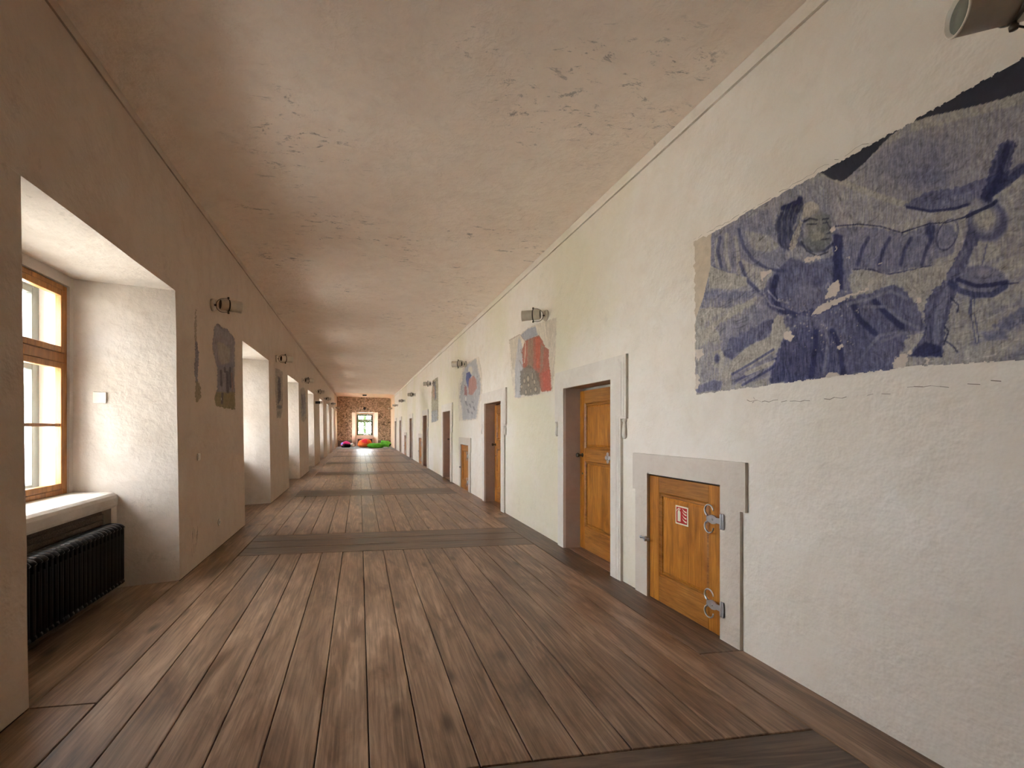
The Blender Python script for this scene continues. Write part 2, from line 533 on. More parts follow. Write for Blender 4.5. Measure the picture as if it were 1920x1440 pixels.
tag(o, 'long beige plaster wall with deep splayed window niches', 'wall', kind='structure')
WALL_L = o

# parapet, rounded plaster sill and dark board behind the radiator in each niche
def sill_mesh():
    s = MB()
    hw = NW / 2 - SPL + .10
    prof = [(XB - .01, 0.98), (-2.47, .966), (-2.432, .955), (-2.408, .935), (-2.398, .905), (-2.402, .835), (-2.41, .815), (-2.45, .812)]
    for i in range(len(prof) - 1):
        (xa, za), (xb_, zb) = prof[i], prof[i + 1]
        s.patch((xa, -hw, za), (xa, hw, za), (xb_, hw, zb), (xb_, -hw, zb), 6, 1)
    n = len(prof)
    # plaster pier at both sides of the recess, front flush with the sill
    for sg in (-1, 1):
        ya, yb = sorted((sg * .86, sg * (hw)))
        s.quad((-2.41, ya, 0), (-2.41, yb, 0), (-2.41, yb, .82), (-2.41, ya, .82))
        s.quad((-2.41, sg * .86, 0), (-2.50, sg * .86, 0), (-2.50, sg * .86, .82), (-2.41, sg * .86, .82))
    s.quad((-2.45, -.86, .812), (-2.45, .86, .812), (-2.50, .86, .812), (-2.50, -.86, .812))
    return s
def board_mesh():
    s = MB()
    s.quad((-2.495, -.86, 0), (-2.495, .86, 0), (-2.495, .86, .812), (-2.495, -.86, .812))
    for k in range(6):
        z = .44 + k * .055
        s.box(-2.495, -2.478, -.86, .86, z, z + .046, .004)
    return s
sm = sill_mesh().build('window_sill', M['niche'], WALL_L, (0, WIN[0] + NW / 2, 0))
bm_ = board_mesh().build('backing_board', M['panelboard'], WALL_L, (0, WIN[0] + NW / 2, 0))
bm_['label'] = 'dark rough backing board below the sill'
for y in WIN[1:]:
    for src in (sm, bm_):
        c = src.copy(); C.objects.link(c); c.location = (0, y + NW / 2, 0)

# ---- right wall with door openings
wr = MB()
GR = 4.115
ops = sorted([(a, b_, 2.13, .24) for a, b_ in DOORS] + [(a, b_, 1.17, .06) for a, b_ in HATCH])
prev = Y0
for a, b_, h_, d_ in ops + [(Y1, Y1, 0, 0)]:
    wr.patch((XR, prev, 0), (XR, a, 0), (XR, a, GR), (XR, prev, GR), max(1, int((a - prev) / .8)), 5)
    prev = b_
for a, b_, h_, d_ in ops:
    wr.quad((XR, a, h_), (XR, b_, h_), (XR, b_, GR), (XR, a, GR))
wr.patch((XR, Y0, GR), (XR, Y1, GR), (XR + gx, Y1, GR), (XR + gx, Y0, GR))
wr.patch((XR + gx, Y0, GR), (XR + gx, Y1, GR), (XR + gx, Y1, GR + .009), (XR + gx, Y0, GR + .009))
wr.patch((XR + gx, Y0, GR + .009), (XR + gx, Y1, GR + .009), (XR - .014, Y1, GR + .009), (XR - .014, Y0, GR + .009))
wr.patch((XR - .014, Y0, GR + .009), (XR - .014, Y1, GR + .009), (XR - .014, Y1, 4.6), (XR - .014, Y0, 4.6))
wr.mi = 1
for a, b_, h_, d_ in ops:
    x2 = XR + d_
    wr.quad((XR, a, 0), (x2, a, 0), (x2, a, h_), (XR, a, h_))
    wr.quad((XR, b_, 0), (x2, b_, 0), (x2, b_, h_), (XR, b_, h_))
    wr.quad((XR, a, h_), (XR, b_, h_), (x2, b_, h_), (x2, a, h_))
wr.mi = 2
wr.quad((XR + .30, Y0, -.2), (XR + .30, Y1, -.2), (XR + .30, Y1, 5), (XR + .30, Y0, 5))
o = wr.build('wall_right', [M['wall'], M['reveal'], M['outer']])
tag(o, 'long pale plaster wall with panelled doors and frescoes', 'wall', kind='structure')
WALL_R = o

# ---- ceiling
cm = MB()
nx, ny = 24, 200
xs = [-2.05 + i * (2.85 + 2.05) / nx for i in range(nx + 1)]
vs = []
for j in range(ny + 1):
    y = Y0 + (Y1 - Y0) * j / ny
    for x in xs:
        z = ceil_z(x)
        e = min(x + 1.93, XR - x)
        z -= .05 * math.exp(-max(e, 0) / .12)
        z += .022 * mnoise.noise(Vector((x * .8, y * .8, 3.1))) * (1 if e > .25 else 0.2)
        vs.append((x, y, z))
fs = [(j * (nx + 1) + i, j * (nx + 1) + i + 1, (j + 1) * (nx + 1) + i + 1, (j + 1) * (nx + 1) + i) for j in range(ny) for i in range(nx)]
cm.add(vs, fs, True)
cm.mi = 1
cm.box(XO, XR + .5, Y0 - .3, Y1 + 1.6, 4.75, 4.95)
o = cm.build('ceiling', [M['ceil'], M['outer']])
tag(o, 'uneven beige plaster ceiling with dark trowel marks', 'ceiling', kind='structure')

# ---- end wall with window niche, and the wall behind the camera
we = MB()
NX0, NX1, NH = -.65, 1.61, 3.0       # niche at the wall face
WX0, WX1, WZ0, WZ1 = -.23, 1.17, .98, 2.84
YE = Y1 + .62
for x0, x1 in ((-2.0, NX0), (NX1, 2.8)):
    we.patch((x0, Y1, 0), (x1, Y1, 0), (x1, Y1, NH), (x0, Y1, NH), 3, 6)
we.patch((-2.0, Y1, NH), (2.8, Y1, NH), (2.8, Y1, 4.5), (-2.0, Y1, 4.5), 8, 3)
we.mi = 1
we.quad((NX0, Y1, 0), (WX0 - .05, YE, 0), (WX0 - .05, YE, NH - .04), (NX0, Y1, NH))
we.quad((NX1, Y1, 0), (WX1 + .05, YE, 0), (WX1 + .05, YE, NH - .04), (NX1, Y1, NH))
we.quad((NX0, Y1, NH), (NX1, Y1, NH), (WX1 + .05, YE, NH - .04), (WX0 - .05, YE, NH - .04))
we.quad((WX0 - .05, YE, 0), (WX0, YE, 0), (WX0, YE, NH), (WX0 - .05, YE, NH))
we.quad((WX1 + .05, YE, 0), (WX1, YE, 0), (WX1, YE, NH), (WX1 + .05, YE, NH))
we.quad((WX0, YE, 0), (WX1, YE, 0), (WX1, YE, WZ0), (WX0, YE, WZ0))
we.quad((WX0, YE, WZ1), (WX1, YE, WZ1), (WX1, YE, NH), (WX0, YE, NH))
for (p, q) in (((WX0, WZ0), (WX0, WZ1)), ((WX1, WZ0), (WX1, WZ1)), ((WX0, WZ0), (WX1, WZ0)), ((WX0, WZ1), (WX1, WZ1))):
    we.quad((p[0], YE, p[1]), (q[0], YE, q[1]), (q[0], YE + .4, q[1]), (p[0], YE + .4, p[1]))
we.mi = 2
yo = YE + .4
for x0, x1, z0, z1 in ((XO, WX0, -3, 5), (WX1, XR + .5, -3, 5), (WX0, WX1, -3, WZ0), (WX0, WX1, WZ1, 5)):
    we.quad((x0, yo, z0), (x1, yo, z0), (x1, yo, z1), (x0, yo, z1))
o = we.build('wall_back', [M['end'], M['beam'], M['outer']])
tag(o, 'mottled brown end wall around the far window', 'wall', kind='structure')
WALL_E = o
wf = MB(); wf.box(-3.4, 3.3, Y0 - .3, Y0, -.1, 4.9)  # added out of view; set close and brown to darken the near corridor
tag(wf.build('wall_front', M['reveal']), 'unseen brown plaster wall added behind the viewer to dim the near corridor', 'wall', kind='structure')
# dark painted dado of the end wall
for x0, x1 in ((-1.88, NX0 - .003), (NX1 + .003, XR - .002)):
    s = MB(); s.box(x0, x1, Y1 - .02, Y1 + .01, 0.002, .54, .004)
    s.build('dado', M['dado'], WALL_E)

# ---- floor: dark bed and single boards
fb = MB(); fb.box(XO, XR + .3, Y0 - .2, Y1 + 1.0, -.25, -.03)
FLOOR = fb.build('floor', M['subfloor'])
tag(FLOOR, 'dark oak board floor laid lengthwise with cross bands', 'floor', kind='structure')
BX0, BW = -1.513, .26
board_cache = {}
def board(x0, x1, y0, y1, along='y', dz=0.0, mat='floor'):
    """one floorboard; its long side is the local x axis"""
    L, W_ = ((y1 - y0), (x1 - x0)) if along == 'y' else ((x1 - x0), (y1 - y0))
    k = (round(L, 3), round(W_, 3), mat)
    if k not in board_cache:
        s = MB(); gp = .0032
        s.box(-L / 2 + gp, L / 2 - gp, -W_ / 2 + gp, W_ / 2 - gp, -.03, 0, .004)
        o = s.build('floorboard', M[mat], FLOOR)
        board_cache[k] = o
    else:
        o = board_cache[k].copy(); C.objects.link(o)
    o.location = ((x0 + x1) / 2, (y0 + y1) / 2, dz)
    o.rotation_euler = (0, 0, (PI / 2 if along == 'y' else 0) + (PI if random.random() < .5 else 0))
    return o
rb = random.Random(11)
for k in range(-1, 8):
    ya = 1.02 + 5.0 * k          # a cross band of four boards
    for q in range(3):
        if ya + 1.08 < Y1 and ya > Y0:
            board(BX0, BX0 + 15 * BW, ya + q * .36, ya + (q + 1) * .36, 'x', rb.uniform(-.0012, 0), 'cross')
    yb, yc = ya + 1.08, min(ya + 5.0, Y1 - .0)
    for i in range(15):
        dz = rb.uniform(-.0018, 0)
        cuts = [yb, yc]
        if k != 0 and rb.random() < .12: cuts.insert(1, yb + rb.uniform(.8, 3.0))
        if k == 0 and i == 7: cuts = [yb, yc]
        for c0, c1 in zip(cuts[:-1], cuts[1:]):
            board(BX0 + i * BW, BX0 + (i + 1) * BW, round(c0, 2), round(c1, 2), 'y', dz)
    for (y0_, y1_) in ((ya - 3.1 + 5.0, ya + 1.9 + 5.0),):
        board(BX0 + 15 * BW, XR + .03, y0_, min(y1_, Y1), 'y', 0, 'floor' if k % 2 else 'cross')
        board(-1.87, BX0, y0_, min(y1_, Y1), 'y')
for y in WIN:
    board(-2.37, -1.87, y + .0, y + NW, 'y', -.001)
    board(-2.78, -2.37, y + .1, y + NW - .1, 'y', -.001)
for a, b_ in DOORS:
    board(XR + .03, XR + .29, a - .02, b_ + .02, 'y', -.001)

# ---- windows: inner oak window and outer grey-green window, four casements each
def frame_ring(s, plane, a0, a1, z0, z1, t_, d0, d1, bev=.004):
    """rectangular ring; plane 'x' = lies in a yz plane (d along x), 'y' = lies in an xz plane"""
    def bx(p0, p1, q0, q1):
        if plane == 'x': s.box(d0, d1, p0, p1, q0, q1, bev)
        else: s.box(p0, p1, d0, d1, q0, q1, bev)
    bx(a0, a0 + t_, z0, z1); bx(a1 - t_, a1, z0, z1)
    bx(a0 + t_, a1 - t_, z0, z0 + t_); bx(a0 + t_, a1 - t_, z1 - t_, z1)

def make_window(name, plane, hw, z0, z1, zt, xin, xout, wood_m, out_m, ring_in=.055, outer=True):
    """local origin at the sill centre; a = sideways, d = depth (negative is outwards)"""
    root = empty(name, (0, 0, 0))
    def bx(s, p0, p1, q0, q1, e0, e1, bev=.003):
        if plane == 'x': s.box(e0, e1, p0, p1, q0, q1, bev)
        else: s.box(p0, p1, -e1, -e0, q0, q1, bev)
    def ring(s, a0, a1, q0, q1, t_, e0, e1, bev=.004):
        bx(s, a0, a0 + t_, q0, q1, e0, e1, bev); bx(s, a1 - t_, a1, q0, q1, e0, e1, bev)
        bx(s, a0 + t_, a1 - t_, q0, q0 + t_, e0, e1, bev); bx(s, a0 + t_, a1 - t_, q1 - t_, q1, e0, e1, bev)
    sets = [('', hw, z0, z1, xin, wood_m, .0)]
    if outer: sets.append(('outer_', hw + .115, z0 - .02, z1 + .04, xout, out_m, .012))
    for pre, w_, a, b_, x, mt, extra in sets:
        s = MB(); ring(s, -w_, w_, a, b_, .05 + extra, x - .07, x)
        bx(s, -w_ + .05, w_ - .05, zt - .045, zt + .045, x - .065, x + .004)
        s.build(pre + 'frame', mt, root)
        for sg in (-1, 1):
            for lo, hi, low in ((a + .05, zt - .045, True), (zt + .045, b_ - .05, False)):
                p0, p1 = sorted((sg * .004, sg * (w_ - .05 - extra)))
                s = MB(); ring(s, p0, p1, lo + .003, hi - .003, ring_in, x - .045, x + .012)
                ca = s.build(pre + 'casement', mt, root)
                if low and not pre:
                    s = MB(); zm = 1.63
                    bx(s, p0 + .055, p1 - .055, zm - .014, zm + .014, x - .035, x + .004, .002)
                    s.build('glazing_bar', mt, ca)
                s = MB()
                if plane == 'x':
                    s.quad((x - .02, p0 + .05, lo + .05), (x - .02, p1 - .05, lo + .05), (x - .02, p1 - .05, hi - .05), (x - .02, p0 + .05, hi - .05))
                else:
                    s.quad((p0 + .05, .02 - x, lo + .05), (p1 - .05, .02 - x, lo + .05), (p1 - .05, .02 - x, hi - .05), (p0 + .05, .02 - x, hi - .05))
                s.build('pane', M['glass'], ca)
                if pre and sg == 1 and plane == 'x':
                    s = MB(); zc_ = (lo + hi) / 2 if not low else lo + .10
                    zc_ = hi - .28 if not low else lo + .06
                    s.tube([(x + .02, .06, zc_), (x + .05, .10, zc_ + .004), (x + .05, .30, zc_ - .012)], .009)
                    s.lathe([(0, .014), (.012, .016), (.03, .006)], (x + .05, .29, zc_ - .012), (0, 1, 0), 10)
                    s.build('stay_hook', M['darkmetal'], ca)
        if not pre and plane == 'x':
            for zz in (zt + .03,):
                s = MB(); s.lathe([(0, .020), (.006, .022), (.012, .012), (.03, .012), (.036, .02), (.05, .02), (.055, .012)], (x + .012, .03, zz), (1, 0, 0), 14)
                s.build('window_knob', M['metal'], root)
    return root
W1 = make_window('window_1', 'x', .805, .975, 2.95, 2.262, -2.77, -3.08, M['winwood'], M['green_paint'])
names = ['second niche', 'third niche', 'fourth niche', 'fifth niche', 'sixth niche', 'seventh niche', 'last niche beside the end wall']
order = sorted(WIN, key=lambda y: (y < 0, abs(y)))
W1.location = (0, WIN[0] + NW / 2, 0)
tag(W1, 'honey oak double window above the black radiator', 'window', kind='structure')
for i, y in enumerate(WIN[1:]):
    c = copy_tree(W1); c.name = 'window_%d' % (i + 2); c.location = (0, y + NW / 2, 0)
    tag(c, 'oak window hidden in the %s of the left wall' % names[i], 'window', kind='structure')
WE = make_window('window_9', 'y', .70, 0.0, 1.86, 1.27, 0, -.2, simple('dark_ochre_window_paint', (.06, .035, .01), .45), None, ring_in=.085, outer=False)
WE.location = ((WX0 + WX1) / 2, YE + .02, WZ0)
tag(WE, 'small four-pane window in the mottled end wall', 'window', kind='structure')
for ch in [x for x in bpy.data.objects if x.parent and x.parent.parent == WE and x.name.startswith('glazing_bar')]:
    bpy.data.objects.remove(ch)

# ---- doors with raised eared surrounds
def surround(root, a, b_, h_, low, ear, z_ear, top, th, mt, step=True, grey=True, ornament=True, parent_name='surround'):
    """a..b_ opening; low = jamb width, ear = extra width at the top; local coordinates y along the wall, z up, x out"""
    def fn(y, z, d): return (XR - d, y, z)
    def outline(i):
        l, e, tp = low - i, ear, top - i
        return [(a, 0.002), (a, h_), (b_, h_), (b_, .002), (b_ + l, .002), (b_ + l, z_ear + i * .5), (b_ + l + e, z_ear + i * .5), (b_ + l + e, tp),
                (a - l - e, tp), (a - l - e, z_ear + i * .5), (a - l, z_ear + i * .5), (a - l, .002)]
    s = MB()
    def ring(i, d0, d1):
        pl = outline(i)
        quads = [[pl[0], pl[1], (a - (low - i), h_), pl[11]],
                 [pl[3], pl[2], (b_ + (low - i), h_), pl[4]]]
        # rectangles: two jambs, two ears, lintel
        l, e, tp = low - i, ear, top - i
        ze = z_ear + i * .5
        rects = [(a - l, a, .002, h_), (b_, b_ + l, .002, h_), (a - l, b_ + l, h_, tp), (a - l - e, a - l, ze, tp), (b_ + l, b_ + l + e, ze, tp)]
        for y0_, y1_, z0_, z1_ in rects:
            s.mi = 0
            s.quad((XR - d1, y0_, z0_), (XR - d1, y1_, z0_), (XR - d1, y1_, z1_), (XR - d1, y0_, z1_))
        s.mi = 1 if (grey and i == 0) else 0
        n = len(pl)
        for k in range(n):
            p, q = pl[k], pl[(k + 1) % n]
            if k == n - 1: continue
            inner = k in (0, 1, 2)
            s.mi = 0 if (inner or i > 0 or not grey) else (1 if abs(p[0] - q[0]) < 1e-6 else 0)
            s.quad((XR - d0, p[0], p[1]), (XR - d0, q[0], q[1]), (XR - d1, q[0], q[1]), (XR - d1, p[0], p[1]))
    ring(0, 0, th)
    if step:
        ring(.030, th, th + .004)
        ring(.075, th + .004, th + .007)
    o = s.build(parent_name, [mt, M['edge']], root)
    if ornament:
        for yy in (a - low - ear * .55, b_ + low + ear * .55):
            s = MB()
            s.lathe([(0, .010), (.012, .026), (.03, .026), (.04, .012), (.12, .022), (.17, .027), (.20, .020), (.215, .008)],
                    (XR - th * .6, yy, z_ear + .005), (0, 0, -1), 10)
            s.build('drop_ornament', mt, root)
    return o

def leaf_panel_door(root, a, b_, h_, xf, panels, stile, th=.045, zlo=.012, gap_hi=.006, hinge_gap=.006):
    """framed leaf; xf = x of its visible face; panels = [(z0, z1)]"""
    y0_, y1_ = a + hinge_gap, b_ - gap_hi
    s = MB()
    s.box(xf + th * .6, xf + th, y0_ + .002, y1_ - .002, zlo + .002, h_ - .010)
    lf = s.build('door_leaf', M['door'], root)
    for q0, q1 in ((y0_, y0_ + stile), (y1_ - stile, y1_)):
        s = MB(); s.box(xf, xf + th - .001, q0, q1, zlo, h_ - .006, .003)
        s.build('stile', M['door'], lf)
    zs = [zlo] + [z for p in panels for z in p] + [h_ - .006]
    for k in range(0, len(zs), 2):
        s = MB(); s.box(xf + .001, xf + th, y0_ + stile, y1_ - stile, zs[k], zs[k + 1], .003)
        s.build('rail', M['door_h'], lf)
    for z0_, z1_ in panels:
        s = MB()
        ya, yb = y0_ + stile, y1_ - stile
        # moulding around the recess, then the raised field
        mo = MB()
        for (i0, i1, x0_, x1_) in ((0, .014, xf + .004, xf + .016), (.014, .030, xf + .016, xf + .010), (.030, .036, xf + .010, xf + .024)):
            r0 = [(ya + i0, z0_ + i0), (yb - i0, z0_ + i0), (yb - i0, z1_ - i0), (ya + i0, z1_ - i0)]
            r1 = [(ya + i1, z0_ + i1), (yb - i1, z0_ + i1), (yb - i1, z1_ - i1), (ya + i1, z1_ - i1)]
            for k in range(4):
                k2 = (k + 1) % 4
                mo.quad((x0_, *r0[k]), (x0_, *r0[k2]), (x1_, *r1[k2]), (x1_, *r1[k]))
        mo.build('moulding', M['door_h'], lf)
        i0, i1 = .036, .060
        r0 = [(ya + i0, z0_ + i0), (yb - i0, z0_ + i0), (yb - i0, z1_ - i0), (ya + i0, z1_ - i0)]
        r1 = [(ya + i1, z0_ + i1), (yb - i1, z0_ + i1), (yb - i1, z1_ - i1), (ya + i1, z1_ - i1)]
        for k in range(4):
            k2 = (k + 1) % 4
            s.quad((xf + .024, *r0[k]), (xf + .024, *r0[k2]), (xf + .012, *r1[k2]), (xf + .012, *r1[k]))
        s.quad(*[(xf + .012, *p) for p in r1])
        s.build('panel', M['door'], lf)
    return lf

def quatrefoil(s, x, y, z, r):
    for dy, dz in ((0, 1), (0, -1), (1, 0), (-1, 0)):
        s.lathe([(0, r * .55), (.004, r * .55), (.007, r * .35)], (x, y + dy * r * .62, z + dz * r * .8), (-1, 0, 0), 12)
    s.lathe([(0, r * .42), (.010, r * .42), (.014, r * .2)], (x, y, z), (-1, 0, 0), 12)

XD = XR + .20
dlab = ['nearest panelled oak door, right of the red curtain fresco', 'second panelled oak door, left of the red curtain fresco',
        'third oak door in its deep reveal, left of the blue arch fresco', 'fourth oak door along the right wall, just past the narrow fresco',
        'fifth oak door along the right wall', 'sixth oak door along the right wall', 'last oak door before the end of the right wall']
for i, (a, b_) in enumerate(DOORS):
    root = empty('door_%d' % (i + 1), (0, 0, 0))
    surround(root, a, b_, 2.13, .185, .095, 1.70 if i == 0 else 1.68, 2.365, .030, M['surround'])
    s = MB()   # fixed oak frame in the reveal
    lf = leaf_panel_door(root, a, b_, 2.10, XD, [(.30, 1.17), (1.33, 1.93)], .12)
    s = MB(); s.lathe([(0, .028), (.008, .028), (.012, .012), (.045, .012), (.05, .024), (.07, .030), (.085, .022), (.09, .006)], (XD, b_ - .075, 1.245), (-1, 0, 0), 16)
    s.build('door_knob', M['darkmetal'], lf)
    s = MB(); quatrefoil(s, XD, a + .46, 1.245, .05)
    q = s.build('keyhole_plate', M['metal'], lf)
    s = MB(); s.lathe([(0, .014), (.004, .014), (.006, .006)], (XD, b_ - .075, 1.0), (-1, 0, 0), 10)
    s.build('lock_rosette', M['darkmetal'], lf)
    tag(root, dlab[i], 'door', kind='structure')

# ---- low wall hatches
def curl(s, y0, z0, sy, sz, r, x):
    pts = []; tp = []
    for k in range(17):
        t_ = k / 16
        ang = R(-60) + t_ * R(285)
        rr = r * (1 - .30 * t_)
        pts.append((x, y0 + sy * (r * .25 + rr * math.cos(ang) * .0) , z0))
    return pts
def strap_hinge(root, y_edge, z, x):
    """forged hinge: barrel beside the leaf at y_edge, arm with two curls reaching over the leaf (towards +y)"""
    s = MB()
    xx = x - .006
    for yb in (-.016, -.036):
        s.lathe([(-.060, .0), (-.058, .006), (-.050, .008), (-.046, .0085), (.046, .0085), (.050, .008), (.058, .006), (.060, .0)],
                (xx - .006, y_edge + yb, z), (0, 0, 1), 12)
    def fn(y, z_, d): return (xx - d, y_edge + y, z + z_)
    arm = [(-.012, -.022), (.03, -.020), (.05, -.032), (.075, -.036), (.10, -.028), (.13, -.012), (.13, .012), (.10, .028), (.075, .036), (.05, .032), (.03, .020), (-.012, .022)]
    s.prism(arm, fn, -.004, .006)
    for sg in (-1, 1):
        pts = []; tp = []
        cy_, cz_, r0 = .105, sg * .065, .05
        n = 18
        for k in range(n + 1):
            t_ = k / n
            ang = R(-62) + R(262) * t_            # starts near the arm, goes round outwards
            rr = r0 * (1 + .12 * math.sin(PI * t_)) * (1 - .25 * t_)
            pts.append((xx - .003, y_edge + cy_ + .018 + rr * math.sin(R(90) + ang * .98) * -1 * -1, z + cz_ + sg * rr * -math.cos(R(90) + ang * .98) * -1))
            tp.append(.0085 * (1 - .45 * t_))
        # simple explicit curl: an open ring
        pts = []
        for k in range(n + 1):
            t_ = k / n
            ang = R(-70) + R(250) * t_
            pts.append((xx - .003, y_edge + .105 + .046 * math.cos(ang) * (1 - .1 * t_) * 1.0, z + sg * (.066 + .046 * math.sin(ang) * (1 - .1 * t_))))
        s.tube(pts, .008, 8, tp)
    s.lathe([(0, .010), (.005, .009), (.009, .003)], (xx - .004, y_edge + .07, z), (-1, 0, 0), 10)
    return s.build('strap_hinge', M['metal'], root)

def fire_sign(root, x, y, z, w_=.155, h_=.16):
    """cream-edged red sign: extinguisher and flames; y grows away from the viewer, so picture-left is +y"""
    s = MB()
    s.box(x - .002, x, y - w_ / 2, y + w_ / 2, z - h_ / 2, z + h_ / 2)
    s.mi = 1; b_ = .012
    s.box(x - .003, x - .0019, y - w_ / 2 + b_, y + w_ / 2 - b_, z - h_ / 2 + b_, z + h_ / 2 - b_)
    s.mi = 2
    U, V = w_ - 2 * b_, h_ - 2 * b_
    def fn(u, v_, d): return (x - .003 - d, y + U / 2 - u * U, z - V / 2 + v_ * V)
    body = [(.12, .10), (.40, .10), (.40, .68), (.36, .76), (.31, .79), (.31, .84), (.20, .84), (.20, .79), (.15, .76), (.12, .68)]
    s.prism(body, fn, 0, .0008)
    s.prism([(.20, .86), (.36, .86), (.44, .92), (.30, .92), (.28, .95), (.18, .93), (.08, .84), (.04, .74), (.07, .74), (.12, .82)], fn, 0, .0008)
    for k, v0 in enumerate((.08, .30, .52, .70)):
        top = [(.95, v0 + .02), (.80, v0 + .05), (.66, v0 + .13), (.56, v0 + .27), (.66, v0 + .19), (.80, v0 + .13), (.95, v0 + .11)]
        s.prism(top, fn, 0, .0008)
    o = s.build('extinguisher_sign', [M['sign_cream'], M['sign_red'], M['sign_cream']], root)
    o['label'] = 'red sign with white extinguisher and flames, cream edge'
    return o

hlab = ['low oak wall hatch with red extinguisher sign, nearest to the viewer', 'second low oak wall hatch, below the blue arch fresco',
        'third low oak wall hatch, between the fourth and fifth doors', 'fourth low oak wall hatch, between the fifth and sixth doors']
for i, (a, b_) in enumerate(HATCH):
    root = empty('wall_hatch', (0, 0, 0))
    surround(root, a, b_, 1.17, .185, .045, 1.00, 1.355, .024, M['hatch_surround'], step=False, ornament=False)
    xf = XR + .002
    lf = leaf_panel_door(root, a, b_, 1.16, xf, [(.24, 1.01)], .13, th=.04, zlo=.006, hinge_gap=.014)
    s = MB(); s.quad((XR + .058, a, 0), (XR + .058, b_, 0), (XR + .058, b_, 1.17), (XR + .058, a, 1.17))
    s.build('hatch_back', M['black'], root)
    for zz in (.895, .235):
        strap_hinge(lf, a - .005, zz, XR - .022)
    s = MB()      # latch on the far side
    zl = .55; xx = XR - .026
    s.box(xx - .012, xx, b_ - .05, b_ + .05, zl - .012, zl + .012, .003)
    s.box(xx - .03, xx, b_ - .012, b_ + .008, zl - .022, zl + .024, .004)
    s.lathe([(0, .006), (.03, .006), (.035, .012), (.045, .010), (.05, .004)], (xx - .006, b_ + .05, zl), (0, 1, 0), 10)
    s.lathe([(0, .005), (.02, .005), (.024, .009), (.03, .004)], (xx - .012, b_ - .03, zl + .004), (-1, 0, 0), 10)
    s.build('latch', M['metal'], lf)
    if i == 0:
        ys, zs_ = wall_at(1276, 967, XR)
        fire_sign(lf, XR + .013, ys, zs_)
    tag(root, hlab[i], 'hatch', 'low oak hatches in the right wall')

# ================================================================== THINGS
# ---- black column radiator under the first window
rad = empty('radiator', (0, 0, 0))
tag(rad, 'black ribbed column radiator below the near window', 'radiator')
ry0, n_sec, pit = 3.36, 23, .0596
def section_mesh():
    s = MB()
    for k, xc in enumerate((-2.365, -2.295, -2.225)):
        s.lathe([(.155, .012), (.160, .020), (.60, .020)], (xc, 0, 0), (0, 0, 1), 10, cap=False)
    # rounded head and foot bars joining the columns
    for z, sg in ((.655, 1), (.165, -1)):
        pts = []
        for q in range(0, 13):
            t_ = q / 12
            x = -2.385 + .18 * t_
            e = abs(t_ - .5) * 2
            pts.append((x, 0, z + sg * .022 * (1 - e ** 4)))
        s.tube(pts, .027, 10, [.018 + .010 * (1 - (abs(q - 6) / 6) ** 3) for q in range(13)])
    s.box(-2.39, -2.20, -.010, .010, .17, .66, .008)
    return s
first = None
for k in range(n_sec):
    y = ry0 + (k + .5) * pit
    if first is None:
        first = section_mesh().build('radiator_section', M['radiator'], rad, (0, y, 0))
    else:
        c = first.copy(); C.objects.link(c); c.location = (0, y, 0)
s = MB()
for z in (.20, .62):
    s.lathe([(0, .022), (n_sec * pit, .022)], (-2.295, ry0, z), (0, 1, 0), 12)
s.build('header_pipe', M['radiator'], rad)
for yy in (ry0 + .2, ry0 + n_sec * pit - .2):
    s = MB(); s.box(-2.50, -2.39, yy - .02, yy + .02, .22, .26, .003)
    s.build('bracket', M['radiator'], rad)

# ---- wall lamps
def make_lamp():
    """origin on the wall, +x points into the room, body aims along +x"""
    root = empty('wall_lamp', (0, 0, 0))
    s = MB(); s.lathe([(0, .078), (.024, .078), (.034, .070), (.036, .0)], (0, 0, 0), (1, 0, 0), 28)
    s.build('wall_plate', M['lamp'], root)
    s = MB()      # yoke: loop from the plate around the body
    pts = []
    for k in range(25):
        a = -PI / 2 - PI * k / 24
        pts.append((.15 + .095 * math.cos(a), 0, -.0 + .092 * -math.sin(a)))
    pts = [(.21, 0, -.092)] + [(p[0], p[1], -p[2]) for p in pts] + [(.21, 0, .092)]
    s.tube(pts, .0038, 8)
    s.tube([(.03, 0, 0), (.062, 0, 0)], .011, 8)
    s.build('yoke', M['darkmetal'], root)
    yw = R(30)
    ax = Vector((math.cos(yw), math.sin(yw), 0))
    c0 = Vector((.21, 0, 0))
    s = MB()
    s.lathe([(-.10, .0), (-.10, .060), (-.094, .071), (.155, .075), (.160, .078), (.165, .075), (.165, .068), (.150, .066), (.150, .0)], c0, ax, 32, cap=False)
    body = s.build('lamp_body', M['lamp'], root)
    s = MB(); s.lathe([(-.104, .0), (-.104, .058), (-.099, .058)], c0, ax, 28, cap=False); s.build('rear_grille', M['lamp_dark'], root)
    s = MB(); s.lathe([(.151, .064), (.154, .062), (.156, .0)], c0, ax, 28, cap=False); s.build('lens', M['lens'], root)
    s = MB(); s.lathe([(-.008, .0735), (-.008, .0785), (.008, .0785), (.008, .0745)], c0, ax, 32, cap=False)
    s.build('clamp_ring', M['darkmetal'], root)
    for sg in (-1, 1):
        s = MB(); s.lathe([(.078, .008), (.088, .009), (.094, .014), (.110, .012), (.113, .0)], c0, (0, 0, sg), 12)
        s.build('knob', M['darkmetal'], root)
    return root
L0 = make_lamp()
RL = [(1.42, 'beige cylinder lamp above the large blue fresco, at the top right'),
      (6.40, 'beige cylinder lamp above the red curtain fresco'),
      (11.55, 'beige cylinder lamp at the upper edge of the blue arch fresco'),
      (16.85, 'third visible beige lamp on the right wall, beside the narrow fresco'),
      (22.4, 'fourth visible beige lamp from the front on the right wall'),
      (27.6, 'fifth visible beige lamp from the front on the right wall'),
      (32.9, 'farthest beige cylinder lamp on the right wall before the pink end section'),
      (38.2, 'small lamp on the right wall of the pink end section')]
